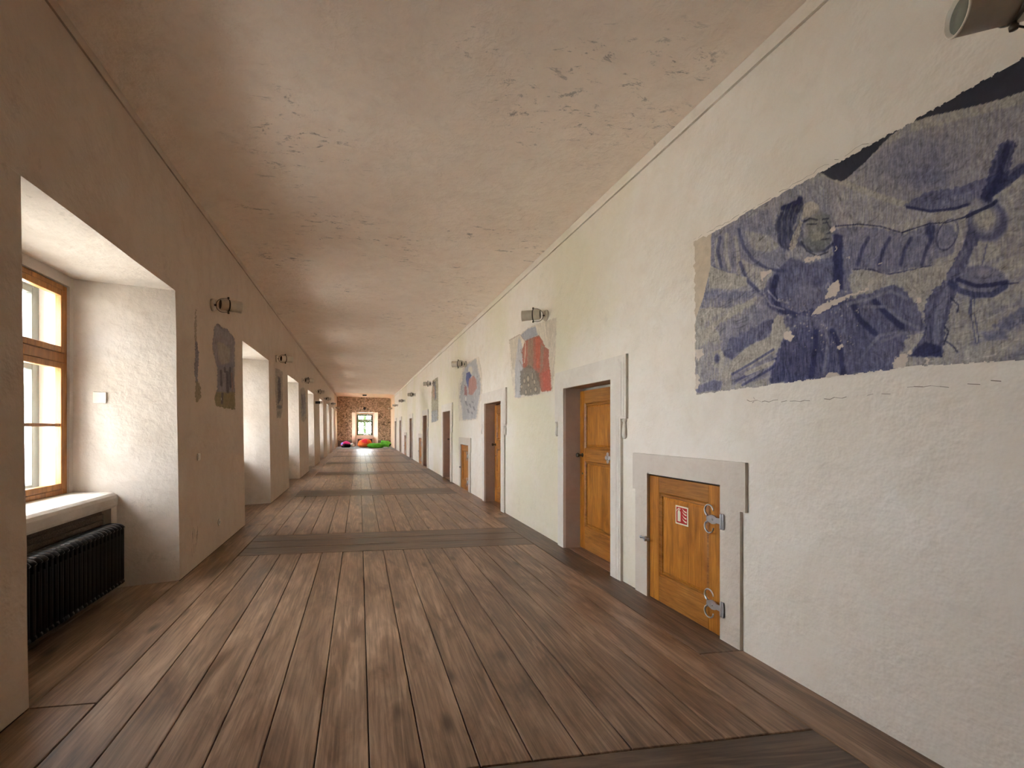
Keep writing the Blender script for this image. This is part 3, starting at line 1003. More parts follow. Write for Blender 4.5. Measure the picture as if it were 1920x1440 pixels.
LL = [(6.36, 'nearest beige lamp on the left wall, above the fresco with dark trees'),
      (11.05, 'second beige lamp on the left wall, right of the second niche'),
      (15.9, 'third beige lamp on the left wall, right of the third niche'),
      (20.75, 'fourth beige lamp on the left wall, above the black box'),
      (25.7, 'fifth beige lamp on the left wall'),
      (30.6, 'sixth beige lamp on the left wall'),
      (36.6, 'small lamp on the left wall of the pink end section')]
for i, (y, lab) in enumerate(RL):
    c = L0 if i == 0 else copy_tree(L0)
    c.location = (XR, y, 3.26); c.scale = (1, -1, 1); c.rotation_euler = (0, 0, PI)
    tag(c, lab, 'lamp', 'cylinder lamps along the corridor walls')
for i, (y, lab) in enumerate(LL):
    c = copy_tree(L0)
    c.location = (xl(3.22) , y, 3.22); c.scale = (1, 1, 1); c.rotation_euler = (0, 0, 0)
    tag(c, lab, 'lamp', 'cylinder lamps along the corridor walls')

# ---- small fittings
s = MB(); s.box(0, .012, -.055, .055, -.055, .055, .004)
th_ = math.atan2(SPL, -XL + XB * -1 - 1.872 * 2 if False else 0.878)
o = s.build('blank_cover_plate', M['white_plastic'])
# the plate sits on the far splayed jamb of the first niche
dv = Vector((XB - XL, (WIN[0] + NW - SPL) - (WIN[0] + NW), 0)).normalized()
nrm = Vector((dv.y, -dv.x, 0)); nrm = nrm if nrm.y < 0 else -nrm
base = Vector((XL, WIN[0] + NW, 0)) + dv * .70
o.rotation_euler = (0, 0, math.atan2(nrm.y, nrm.x)); o.location = (base.x + .004, base.y, 1.905)
tag(o, 'square cream cover plate on the jamb beside the window', 'cover plate')

root = empty('light_switch', (xl(1.26), 5.77, 1.26))
s = MB(); s.box(0, .010, -.042, .042, -.042, .042, .003); s.build('switch_plate', M['white_plastic'], root)
s = MB(); s.box(.010, .016, -.028, .028, -.030, .030, .003); s.build('rocker', M['white_plastic'], root)
tag(root, 'small white light switch on the left wall pier', 'switch')
root = empty('wall_socket', (xl(.33), 6.52, .33))
s = MB(); s.lathe([(0, .045), (.008, .045), (.012, .040), (.012, .028), (.003, .026)], (0, 0, 0), (1, 0, 0), 24); s.build('socket_rim', M['white_plastic'], root)
s = MB(); s.lathe([(.0, .026), (.004, .026)], (0, 0, 0), (1, 0, 0), 20); s.build('socket_insert', M['darkmetal'], root)
tag(root, 'round white socket low on the left wall pier', 'socket')

root = empty('emergency_lamp', (xl(2.7), 20.55, 2.73))
s = MB(); s.box(0, .22, -.05, .05, -.055, .055, .006); s.build('lamp_housing', M['black'], root)
s = MB(); s.box(.22, .27, -.05, .05, -.05, .05, .006); s.build('lamp_cap', M['white_plastic'], root)
s = MB(); s.box(.27, .285, -.05, .05, -.05, .05, .004); s.build('end_plate', M['black'], root)
tag(root, 'small black box lamp jutting out from the left wall', 'lamp')

root = empty('pendant_lamp', (.41, 37.3, 0))
zc0 = ceil_z(.41) - .012
s = MB(); s.box(-.165, .165, -.1, .1, zc0 - .09, zc0, .01); s.build('ceiling_box', M['black'], root)
s = MB(); s.tube([(0, 0, zc0 - .08), (0, 0, 3.30)], .010, 8); s.build('cable', M['white_plastic'], root)
s = MB(); s.lathe([(0, .0)] + [(.12 * (1 - math.cos(PI * k / 14)), .12 * math.sin(PI * k / 14)) for k in range(1, 14)] + [(.24, .0)], (0, 0, 3.33), (0, 0, -1), 24, cap=False)
s.build('globe', M['black'], root)
tag(root, 'black globe pendant hanging before the far end window', 'lamp')

# ---- end section: carpet, radiator cover and bean bags
s = MB(); s.box(-1.80, 2.66, 35.9, 40.35, 0.0005, .012, .004)
tag(s.build('carpet', M['carpet']), 'grey carpet under the bean bags at the far end', 'carpet')
rc = empty('radiator_cover', (0, 0, 0))
s = MB(); s.box(-.30, 1.26, Y1 + .03, Y1 + .40, .66, .76, .008); s.build('cover_top', M['pink_wood'], rc)
for x in (-.30, 1.12):
    s = MB(); s.box(x, x + .14, Y1 + .05, Y1 + .38, .0, .66, .006); s.build('side_panel', M['pink_wood'], rc)
s = MB(); s.box(-.16, 1.12, Y1 + .12, Y1 + .15, .03, .66)
for k in range(20):
    x = -.14 + k * .063
    s.box(x, x + .02, Y1 + .10, Y1 + .12, .05, .64)
s.build('grille', M['grille'], rc)
tag(rc, 'pinkish wooden radiator cover under the far end window', 'cover')

def bag(name, loc, dims, seed, mats, label, two=None, sag=.5, rz=0.0, lumps=None):
    """soft bean bag: a sphere pressed flat at the floor with folds; two(n) picks the second fabric"""
    s = MB(); nu, nv = 36, 22
    vs = []
    for j in range(nv + 1):
        th = PI * j / nv
        for i in range(nu):
            ph = 2 * PI * i / nu
            p = Vector((math.sin(th) * math.cos(ph), math.sin(th) * math.sin(ph), math.cos(th)))
            r = 1 + .16 * mnoise.noise(p * 1.6 + Vector((seed, 0, 0))) + .07 * mnoise.noise(p * 4.2 + Vector((0, seed, 0)))
            r += .03 * math.sin(ph * 7 + seed) * math.sin(th) ** 2
            if lumps:
                for (d, am, wd) in lumps:
                    r += am * math.exp(-((p - Vector(d).normalized()).length / wd) ** 2)
            q = p * r
            z = q.z * .5 + .5
            z = max(0.0, z - .12) / .88
            vs.append((q.x * dims[0] / 2, q.y * dims[1] / 2, z * dims[2]))
    fs = []
    for j in range(nv):
        for i in range(nu):
            i2 = (i + 1) % nu
            fs.append((j * nu + i, j * nu + i2, (j + 1) * nu + i2, (j + 1) * nu + i))
    s.add(vs, fs, True)
    if two:
        for k, f in enumerate(s.f):
            cpt = sum((Vector(s.v[i]) for i in f), Vector()) / len(f)
            s.m[k] = two(cpt.x / (dims[0] / 2), cpt.y / (dims[1] / 2), cpt.z / dims[2])
    o = s.build(name, mats, None, loc)
    o.rotation_euler = (0, 0, rz)
    return tag(o, label, 'bean bag', 'bean bags at the far end')
FB = {k: fabric('fabric_' + k, c) for k, c in dict(orange=(.80, .17, .03), red=(.78, .03, .05), green=(.10, .48, .03), lime=(.16, .60, .06),
      pink=(.70, .03, .22), black=(.006, .005, .008), blue=(.22, .20, .62), white=(.75, .74, .72)).items()}
CZ = .012
bag('bean_bag', (-1.13, 38.4, CZ), (.86, .8, .50), 3.1, [FB['black'], FB['pink'], FB['blue']], 'black bean bag with pink and blue top, at the left',
    two=lambda x, y, z: (2 if x < -.45 and z > .4 else 1) if (z > .62 or (x < -.55 and z > .35)) else 0)
bag('bean_bag', (-.60, 38.9, CZ), (.40, .40, .34), 8.2, [FB['white']], 'small white bean bag right of the black one')
bag('bean_bag', (.46, 39.0, CZ), (1.18, .95, .68), 5.7, [FB['orange'], FB['red']], 'orange bean bag with red seat before the radiator cover',
    two=lambda x, y, z: 1 if (z > .55 and -.5 < x < .35) else 0, lumps=[((.55, 0, .8), .12, .5)])
bag('bean_bag', (1.33, 37.0, CZ), (1.30, .85, .44), 9.4, [FB['green']], 'long flat dark green bean bag in front',
    lumps=[((-1, 0, .3), .22, .5), ((1, 0, .35), .14, .5), ((0, 0, 1), -.25, .5)])
bag('bean_bag', (2.16, 38.9, CZ), (.92, .80, .54), 1.9, [FB['lime'], FB['black']], 'bright green bean bag near the right wall',
    two=lambda x, y, z: 1 if x > .72 and z < .5 else 0, lumps=[((-.5, 0, .8), .15, .4), ((.5, -.3, .7), .12, .4)])
s = MB(); s.box(1.86, 2.30, 37.5, 37.9, CZ, CZ + .05, .02)
tag(s.build('floor_cushion', M['white']), 'thin white cushion before the bright green bean bag', 'cushion')

# ================================================================== FRESCOES
class Canvas:
    """a drawing kept in the photograph's pixel frame; looked up from points of the wall"""
    def __init__(s, x0, y0, x1, y1, k, base, seed=1):
        s.x0, s.y0, s.k = x0, y0, k
        s.W, s.H = int((x1 - x0) * k), int((y1 - y0) * k)
        s.a = np.zeros((s.H, s.W, 3)); s.a[:] = base
        s.mask = np.zeros((s.H, s.W))
        yy, xx = np.mgrid[0:s.H, 0:s.W]
        s.X = xx / k + x0; s.Y = yy / k + y0
        s.rng = np.random.RandomState(seed)
    def rough(s, scale, amp, shape=None):
        """smooth random field"""
        H, W = shape or (s.H, s.W)
        h, w_ = max(2, int(H / scale) + 2), max(2, int(W / scale) + 2)
        r = s.rng.rand(h, w_)
        yi = np.linspace(0, h - 1.001, H); xi = np.linspace(0, w_ - 1.001, W)
        y_, x_ = yi.astype(int), xi.astype(int); fy, fx = yi - y_, xi - x_
        fy = fy * fy * (3 - 2 * fy); fx = fx * fx * (3 - 2 * fx)
        A = r[np.ix_(y_, x_)]; B = r[np.ix_(y_, x_ + 1)]; C_ = r[np.ix_(y_ + 1, x_)]; D = r[np.ix_(y_ + 1, x_ + 1)]
        fy = fy[:, None]; fx = fx[None, :]
        return ((A * (1 - fx) + B * fx) * (1 - fy) + (C_ * (1 - fx) + D * fx) * fy - .5) * 2 * amp
    def box(s, pts, mg):
        xs_ = [p[0] for p in pts]; ys_ = [p[1] for p in pts]
        i0 = int((min(ys_) - mg - s.y0) * s.k); i1 = int((max(ys_) + mg - s.y0) * s.k) + 2
        j0 = int((min(xs_) - mg - s.x0) * s.k); j1 = int((max(xs_) + mg - s.x0) * s.k) + 2
        return slice(max(0, i0), max(0, min(s.H, i1))), slice(max(0, j0), max(0, min(s.W, j1)))
    def inside(s, poly, wob_=0.0, wscale=9, sl=None):
        X, Y = (s.X, s.Y) if sl is None else (s.X[sl], s.Y[sl])
        if wob_ and X.size:
            X = X + s.rough(wscale, wob_, X.shape); Y = Y + s.rough(wscale, wob_, Y.shape)
        ins = np.zeros(X.shape, bool); n = len(poly)
        for i in range(n):
            x1, y1 = poly[i]; x2, y2 = poly[(i + 1) % n]
            if y1 == y2: continue
            c = ((y1 > Y) != (y2 > Y)) & (X < (x2 - x1) * (Y - y1) / (y2 - y1) + x1)
            ins ^= c
        return ins.astype(float)
    def blur(s, m_, r):
        r = int(r * s.k)
        if r < 1: return m_
        for ax in (0, 1):
            pad = [(0, 0), (0, 0)]; pad[ax] = (r, r)
            c = np.cumsum(np.pad(m_, pad, mode='edge'), axis=ax)
            n = m_.shape[ax]
            hi = np.take(c, np.arange(2 * r, n + 2 * r), axis=ax)
            lo = np.concatenate([np.zeros_like(np.take(c, [0], axis=ax)), np.take(c, np.arange(0, n - 1), axis=ax)], axis=ax)
            m_ = (hi - lo) / (2 * r + 1)
        return m_
    def fill(s, poly, col, op=1.0, soft=1.0, wob_=1.5, streak=0.0):
        sl = s.box(poly, soft + wob_ + 4)
        if s.X[sl].size == 0: return
        m_ = s.blur(s.inside(poly, wob_, sl=sl), soft * .38) * op
        if streak: m_ = m_ * np.clip(1 - streak * (.5 + s.streaks(m_.shape)), 0, 1)
        s.a[sl] = s.a[sl] * (1 - m_[..., None]) + np.array(col) * m_[..., None]
    def streaks(s, shape=None):
        H, W = shape or (s.H, s.W)
        r = s.rng.rand(int(H / (10 * s.k)) + 3, int(W / (1.6 * s.k)) + 3)
        yi = np.linspace(0, r.shape[0] - 1.001, H); xi = np.linspace(0, r.shape[1] - 1.001, W)
        y_, x_ = yi.astype(int), xi.astype(int); fy = (yi - y_)[:, None]
        return r[np.ix_(y_, x_)] * (1 - fy) + r[np.ix_(y_ + 1, x_)] * fy
    def line(s, pts, w_, col, op=1.0, soft=1.2):
        soft = soft * .55
        sl = s.box(pts, w_ + soft + 2)
        X, Y = s.X[sl], s.Y[sl]
        if X.size == 0: return
        d = np.full(X.shape, 1e9)
        for (x1, y1), (x2, y2) in zip(pts[:-1], pts[1:]):
            L = (x2 - x1) ** 2 + (y2 - y1) ** 2 + 1e-9
            t_ = np.clip(((X - x1) * (x2 - x1) + (Y - y1) * (y2 - y1)) / L, 0, 1)
            d = np.minimum(d, np.hypot(X - x1 - t_ * (x2 - x1), Y - y1 - t_ * (y2 - y1)))
        m_ = np.clip((w_ / 2 + soft - d) / (soft + 1e-6), 0, 1) * op
        s.a[sl] = s.a[sl] * (1 - m_[..., None]) + np.array(col) * m_[..., None]
    def ell(s, cx, cy, rx, ry, col, op=1.0, soft=.25, rot=0.0, ring=None):
        q_ = max(rx, ry) * 1.4
        sl = s.box([(cx - q_, cy - q_), (cx + q_, cy + q_)], 2)
        dx, dy = s.X[sl] - cx, s.Y[sl] - cy
        if dx.size == 0: return
        c_, s_ = math.cos(rot), math.sin(rot)
        r = np.hypot((dx * c_ + dy * s_) / rx, (-dx * s_ + dy * c_) / ry)
        if ring: m_ = np.clip(1 - abs(r - 1) / ring, 0, 1) * op
        else: m_ = np.clip((1 - r) / soft + .0, 0, 1) * op
        s.a[sl] = s.a[sl] * (1 - m_[..., None]) + np.array(col) * m_[..., None]
    def look(s, u, v_):
        i = np.clip(((v_ - s.y0) * s.k).astype(int), 0, s.H - 1); j = np.clip(((u - s.x0) * s.k).astype(int), 0, s.W - 1)
        return s.a[i, j], s.mask[i, j]

def make_fresco(name, cv, side, y0, y1, z0, z1, step, label):
    """a thin layer of painted plaster standing on the wall; cells outside the drawing's outline are left out"""
    ny_, nz_ = int((y1 - y0) / step) + 1, int((z1 - z0) / step) + 1
    Y = np.linspace(y0, y1, ny_ + 1); Z = np.linspace(z0, z1, nz_ + 1)
    YY, ZZ = np.meshgrid(Y, Z)
    XX = np.full(YY.shape, XR - .004) if side == 'r' else XL - LEAN * ZZ + .004
    c, s_ = math.cos(YAW), math.sin(YAW)
    def pr(x, y, z):
        xc = x * c - y * s_; zc = x * s_ + y * c
        return PX + F_PX * xc / zc, PY - F_PX * (z - EYE) / zc
    yf = np.where(YY < 1.51, 3.02 - YY, YY)
    u, v_ = pr(XX, yf, ZZ)
    col, mk = cv.look(u, v_)
    cells = (mk[:-1, :-1] + mk[1:, :-1] + mk[:-1, 1:] + mk[1:, 1:]) / 4 > .5
    idx = np.arange(YY.size).reshape(YY.shape)
    jj, ii = np.nonzero(cells)
    fcs = np.stack([idx[jj, ii], idx[jj, ii + 1], idx[jj + 1, ii + 1], idx[jj + 1, ii]], 1)
    used = np.unique(fcs); remap = -np.ones(YY.size, int); remap[used] = np.arange(len(used))
    fcs = remap[fcs]
    if side == 'r': fcs = fcs[:, ::-1]
    verts = np.stack([XX, YY, ZZ], -1).reshape(-1, 3)[used]
    cols = col.reshape(-1, 3)[used]
    me = bpy.data.meshes.new(name)
    me.vertices.add(len(verts)); me.vertices.foreach_set('co', verts.ravel())
    me.loops.add(fcs.size); me.loops.foreach_set('vertex_index', fcs.ravel().astype('i'))
    me.polygons.add(len(fcs)); me.polygons.foreach_set('loop_start', np.arange(0, fcs.size, 4).astype('i'))
    me.update(calc_edges=True)
    at_ = me.color_attributes.new('paint', 'FLOAT_COLOR', 'POINT')
    at_.data.foreach_set('color', np.concatenate([np.clip(cols, 0, 1), np.ones((len(cols), 1))], 1).ravel().astype('f'))
    me.materials.append(M['paint'])
    o = bpy.data.objects.new(name, me); C.objects.link(o)
    tag(o, label, 'fresco')
    return o

# --- the large blue fresco
K = 2.0
cv = Canvas(1290, 60, 1930, 750, K, (.40, .38, .37), 5)
PALE, GREY, MID, DEEP, NAVY, INK, BARE = (.50, .46, .41), (.34, .34, .36), (.22, .225, .30), (.105, .115, .235), (.055, .06, .165), (.045, .048, .07), (.66, .57, .49)
cv.a += cv.rough(40, .05)[..., None] * np.array([1, 1, .8])
# background: bluish at the left, warmer to the right
cv.fill([(1300, 450), (1480, 340), (1560, 330), (1580, 520), (1480, 560), (1300, 560)], (.29, .31, .37), .8, 14)
cv.fill([(1560, 340), (1700, 250), (1930, 190), (1930, 330), (1850, 350), (1700, 390), (1600, 350)], (.33, .31, .30), .8, 6)
cv.ell(1720, 300, 110, 60, (.22, .23, .28), .55, .6)
cv.ell(1740, 335, 60, 30, (.15, .17, .25), .5, .8)
cv.fill([(1540, 318), (1560, 330), (1690, 385), (1760, 400), (1690, 420), (1600, 420), (1565, 425), (1545, 350)], (.34, .33, .37), .8, 5)
cv.line([(1540, 322), (1600, 350), (1660, 372), (1700, 384)], 9, PALE, .55, 5)
# dark corner at the top
cv.fill([(1536, 322), (1556, 334), (1578, 340), (1592, 330), (1630, 295), (1668, 255), (1700, 232), (1740, 218), (1800, 205), (1860, 190), (1930, 168), (1930, 90), (1536, 310)], INK, .95, 1)
cv.ell(1568, 322, 18, 15, (.03, .03, .045), .8, .3)
cv.ell(1860, 165, 40, 14, (.12, .11, .12), .5, .6)
# leaf or fin to the left of the trunk
cv.fill([(1690, 385), (1712, 374), (1730, 362), (1775, 354), (1800, 350), (1830, 338), (1862, 330), (1895, 318), (1925, 298), (1928, 318), (1890, 350), (1862, 368), (1830, 380), (1780, 393), (1745, 396), (1712, 392)], DEEP, .9, 2.5, 3, .3)
cv.line([(1700, 388), (1745, 396), (1790, 391), (1840, 376)], 4, NAVY, .8, 3)
# drapery at the upper left
cv.fill([(1330, 445), (1440, 390), (1470, 470), (1490, 510), (1420, 560), (1400, 530), (1330, 500)], MID, .75, 5, 3, .35)
for p in ([(1345, 450), (1342, 480), (1350, 520)], [(1362, 440), (1360, 475), (1368, 505)], [(1378, 445), (1384, 480), (1385, 520)]):
    cv.line(p, 5, (.42, .42, .42), .6, 5)
for p in ([(1385, 430), (1394, 462), (1412, 487), (1440, 505), (1475, 508)], [(1388, 492), (1400, 525), (1422, 545)], [(1352, 500), (1345, 470), (1350, 445)], [(1334, 500), (1360, 512), (1390, 520)]):
    cv.line(p, 4, (.13, .15, .23), .8, 4)
cv.fill([(1396, 432), (1440, 440), (1465, 462), (1445, 472), (1410, 468)], (.44, .43, .38), .6, 6)
cv.fill([(1390, 485), (1415, 498), (1450, 507), (1440, 535), (1425, 545), (1400, 515)], (.42, .41, .37), .7, 5)
# pale scarf and fur at the left
cv.fill([(1326, 495), (1355, 508), (1400, 520), (1400, 534), (1375, 543), (1330, 540)], (.47, .45, .42), .85, 3)
cv.fill([(1312, 545), (1370, 548), (1420, 540), (1408, 565), (1370, 577), (1308, 577)], DEEP, .7, 5, 4, .5)
cv.fill([(1303, 578), (1360, 578), (1330, 600), (1303, 612)], (.46, .44, .43), .7, 4)
# lower cloak folds
cv.fill([(1303, 630), (1350, 596), (1415, 556), (1422, 565), (1400, 590), (1360, 612), (1322, 640), (1303, 652)], (.47, .43, .39), .8, 4)
cv.fill([(1340, 612), (1390, 585), (1422, 560), (1470, 560), (1478, 600), (1440, 632), (1400, 650), (1372, 672), (1350, 672), (1352, 640)], (.20, .20, .27), .8, 5, 3, .35)
cv.fill([(1372, 634), (1400, 620), (1440, 600), (1462, 600), (1440, 630), (1400, 650), (1370, 676), (1354, 668)], NAVY, .65, 5, 4, .4)
cv.fill([(1303, 655), (1330, 640), (1352, 650), (1345, 700), (1303, 712)], (.36, .33, .34), .7, 5)
cv.fill([(1375, 672), (1410, 645), (1445, 632), (1462, 600), (1470, 640), (1455, 660), (1405, 690), (1362, 700)], (.50, .45, .41), .85, 3)
cv.fill([(1460, 585), (1478, 605), (1483, 628), (1470, 636), (1445, 632), (1448, 606)], (.48, .44, .42), .95, 2)
cv.fill([(1370, 706), (1410, 685), (1448, 662), (1455, 680), (1450, 700), (1430, 712), (1370, 722)], (.27, .26, .33), .8, 4)
for p in ([(1372, 702), (1410, 680), (1450, 655)], [(1380, 714), (1420, 694), (1455, 672)], [(1392, 722), (1430, 700), (1450, 688)]):
    cv.line(p, 3, DEEP, .75, 3)
cv.line([(1400, 700), (1452, 678)], 6, (.56, .50, .45), .7, 4)
cv.fill([(1336, 660), (1352, 655), (1358, 670), (1354, 690), (1338, 690)], (.48, .44, .40), .8, 2)
cv.ell(1344, 672, 7, 12, NAVY, .7, .5)
cv.ell(1362, 704, 10, 8, (.56, .49, .45), .95, .3); cv.fill([(1355, 710), (1371, 710), (1371, 730), (1355, 730)], (.42, .38, .42), .8, 2)
cv.fill([(1305, 724), (1340, 712), (1354, 716), (1350, 730), (1305, 738)], (.16, .16, .30), .7, 4)
# body of the figure
BODY = [(1458, 505), (1482, 482), (1520, 494), (1560, 480), (1580, 500), (1596, 540), (1600, 560), (1570, 575), (1520, 592), (1490, 590), (1462, 590), (1440, 575), (1428, 548), (1444, 520)]
cv.fill(BODY, (.13, .13, .22), .92, 4, 3, .3)
cv.ell(1512, 545, 34, 30, (.27, .25, .27), .75, .8)
cv.ell(1530, 530, 16, 12, (.12, .12, .2), .6, .8)
cv.line([(1455, 520), (1448, 550), (1462, 580), (1490, 590)], 8, NAVY, .6, 6)
for p in ([(1432, 550), (1445, 572), (1470, 580)], [(1440, 545), (1455, 562), (1478, 568)], [(1548, 540), (1552, 530), (1560, 545)]):
    cv.line(p, 2, (.38, .37, .38), .5, 2)
# robe below
cv.fill([(1470, 600), (1500, 585), (1560, 572), (1600, 558), (1640, 544), (1672, 534), (1692, 540), (1712, 560), (1728, 592), (1738, 618), (1700, 632), (1690, 660), (1680, 692), (1600, 703), (1520, 715), (1440, 718), (1452, 680), (1462, 645), (1482, 625)], (.115, .115, .215), .95, 3, 4, .25)
cv.fill([(1440, 720), (1460, 640), (1500, 610), (1560, 620), (1575, 700), (1500, 715)], NAVY, .55, 12, 4, .5)
for p, w_ in (([(1600, 572), (1612, 600), (1640, 625)], 7), ([(1640, 565), (1665, 590), (1690, 612)], 8), ([(1560, 620), (1575, 650), (1580, 700)], 6), ([(1530, 620), (1528, 660), (1520, 705)], 5)):
    cv.line(p, w_, NAVY, .7, 7)
for p in ([(1590, 570), (1630, 560), (1670, 545), (1700, 560)], [(1620, 575), (1660, 575), (1690, 600), (1722, 615)], [(1652, 640), (1690, 625), (1735, 622)], [(1610, 680), (1630, 650), (1650, 628), (1690, 622)], [(1545, 700), (1552, 640), (1545, 610)]):
    cv.line(p, 3, (.31, .29, .30), .6, 5)
cv.fill([(1585, 600), (1600, 590), (1620, 620), (1640, 690), (1590, 700)], (.17, .165, .22), .5, 8)
# arm
cv.fill([(1560, 428), (1600, 424), (1650, 428), (1692, 438), (1745, 422), (1780, 420), (1796, 440), (1785, 478), (1752, 485), (1740, 500), (1700, 505), (1660, 514), (1632, 505), (1600, 506), (1580, 540), (1562, 500)], (.15, .15, .235), .9, 3, 3, .35)
cv.fill([(1565, 428), (1640, 430), (1692, 440), (1740, 430), (1700, 455), (1630, 460), (1580, 450)], (.30, .29, .30), .55, 9)
cv.fill([(1562, 440), (1580, 440), (1580, 545), (1562, 540)], NAVY, .75, 5)
for k_ in range(9):
    x_ = 1596 + k_ * 20
    cv.line([(x_ + 12, 446), (x_, 468), (x_ - 8, 496)], 4, NAVY if k_ % 2 else (.26, .25, .30), .55, 6)
cv.line([(1566, 424), (1610, 420), (1650, 424), (1690, 436), (1742, 419), (1775, 417), (1815, 405)], 1.6, INK, .85, 1.5)
cv.line([(1600, 505), (1635, 505), (1660, 515), (1700, 508), (1745, 498)], 2, INK, .6, 2)
# pale gap between arm and robe
cv.fill([(1598, 512), (1616, 504), (1645, 511), (1672, 516), (1720, 503), (1748, 499), (1784, 485), (1778, 520), (1752, 528), (1722, 530), (1700, 541), (1684, 534), (1664, 534), (1636, 545), (1600, 538)], (.42, .39, .37), .95, 2)
# hair and head
cv.ell(1532, 430, 30, 46, (.31, .31, .29), .9, .35)
cv.fill([(1452, 432), (1456, 408), (1474, 384), (1500, 372), (1508, 386), (1494, 404), (1486, 430), (1490, 462), (1470, 470), (1460, 455)], (.075, .08, .13), .9, 4, 4, .25)
cv.line([(1468, 390), (1496, 380), (1500, 372)], 7, NAVY, .8, 5)
cv.line([(1500, 456), (1520, 470), (1545, 470), (1560, 458)], 3, INK, .6, 5)
cv.ell(1522, 480, 20, 8, (.30, .31, .30), .6, .7)
cv.fill([(1500, 408), (1512, 400), (1500, 460), (1480, 470), (1470, 460), (1484, 440)], (.20, .20, .20), .6, 5)
cv.line([(1508, 415), (1520, 410), (1530, 414)], 3, INK, .7, 3); cv.ell(1524, 420, 6, 3, INK, .6, .5)
cv.line([(1540, 412), (1552, 410)], 3, INK, .6, 3); cv.line([(1548, 418), (1558, 436), (1546, 442)], 2.5, INK, .5, 3)
cv.line([(1535, 450), (1552, 448)], 2.5, INK, .5, 3)
cv.ell(1520, 390, 17, 13, (.55, .48, .42), .95, .25)
cv.fill([(1508, 383), (1520, 378), (1534, 384), (1533, 398), (1512, 407), (1503, 412)], (.56, .48, .42), .95, 1.5)
cv.fill([(1499, 412), (1505, 416), (1498, 440), (1490, 466), (1483, 472), (1480, 462), (1490, 436)], (.60, .51, .45), .98, 1, 2)
# gourds, trunk, mushroom
TR = [(1872, 270), (1896, 261), (1906, 270), (1893, 320), (1880, 352), (1862, 372), (1850, 400), (1836, 450), (1828, 470), (1806, 512), (1792, 545), (1782, 580), (1772, 620), (1766, 668), (1706, 668), (1722, 640), (1736, 618), (1732, 585), (1737, 560), (1752, 540), (1768, 530), (1782, 500), (1800, 470), (1812, 430), (1812, 405), (1838, 370), (1852, 330)]
cv.fill([(1780, 560), (1930, 470), (1930, 690), (1770, 690)], (.37, .36, .37), .6, 10)
for k_ in range(14):
    x_, y_ = 1790 + (k_ % 5) * 30, 470 + k_ * 14
    cv.line([(x_, y_ + 22), (x_ + 90, y_ - 12)], 5, (.25, .26, .33) if k_ % 2 else (.46, .43, .38), .45, 7)
cv.fill([(1870, 604), (1900, 585), (1930, 560), (1930, 600), (1890, 620), (1860, 612)], (.11, .12, .21), .8, 4, 4, .3)
cv.fill([(1838, 622), (1880, 618), (1890, 636), (1850, 640)], (.16, .17, .26), .6, 6)
cv.fill([(1860, 380), (1930, 330), (1930, 480), (1880, 470)], (.36, .34, .32), .6, 8)
cv.fill([(1840, 372), (1862, 350), (1928, 300), (1928, 318), (1870, 362)], (.10, .11, .21), .7, 3)
cv.fill(TR, (.085, .09, .18), .93, 2, 3, .25)
cv.line([(1888, 275), (1872, 330), (1850, 380)], 9, (.03, .03, .08), .6, 5)
cv.line([(1775, 545), (1760, 590), (1755, 640)], 11, (.27, .26, .32), .6, 8)
cv.line([(1810, 470), (1790, 500), (1770, 535)], 4, (.28, .25, .28), .5, 4)
cv.fill([(1700, 668), (1735, 640), (1766, 650), (1766, 670)], NAVY, .6, 4)
cv.ell(1852, 415, 41, 42, (.16, .16, .24), .9, .18)
cv.ell(1846, 410, 32, 34, (.44, .41, .34), .95, .55)
cv.ell(1830, 383, 17, 13, (.36, .34, .32), .9, .4, -.5)
cv.ell(1776, 440, 18, 30, (.26, .25, .29), .7, .5, .4); cv.ell(1776, 440, 18, 30, INK, .6, .25, .4, ring=.10)
cv.ell(1744, 432, 12, 22, (.09, .10, .19), .8, .5)
cv.line([(1812, 400), (1812, 432), (1800, 468)], 4, (.40, .33, .32), .6, 2)
cv.line([(1812, 406), (1828, 398), (1860, 384), (1868, 376)], 5, INK, .85, 3)
cv.fill([(1826, 462), (1848, 458), (1842, 496), (1812, 500)], (.37, .36, .40), .8, 3)
cv.line([(1850, 458), (1842, 494)], 2, (.12, .12, .22), .7, 2)
cv.ell(1840, 522, 50, 28, (.24, .22, .27), .95, .2, .04); cv.ell(1845, 512, 36, 10, (.34, .31, .32), .6, .7)
cv.line([(1782, 530), (1800, 545), (1830, 553), (1860, 552), (1885, 536)], 9, DEEP, .85, 5)
cv.line([(1796, 524), (1830, 536), (1860, 534), (1888, 528)], 6, NAVY, .7, 4)
cv.line([(1890, 532), (1908, 530)], 2, INK, .6, 2)
cv.line([(1824, 558), (1820, 585), (1826, 600), (1832, 640), (1830, 655)], 8, (.12, .13, .22), .8, 3)
cv.line([(1824, 562), (1824, 590), (1832, 640)], 2.5, (.48, .46, .46), .8, 2)
cv.fill([(1814, 648), (1846, 642), (1856, 680), (1804, 682)], (.42, .44, .54), .7, 8)
for p in ([(1782, 558), (1797, 572), (1795, 585)], [(1772, 612), (1778, 622), (1770, 645)], [(1775, 640), (1790, 652), (1795, 660)]):
    cv.line(p, 2, INK, .7, 2)
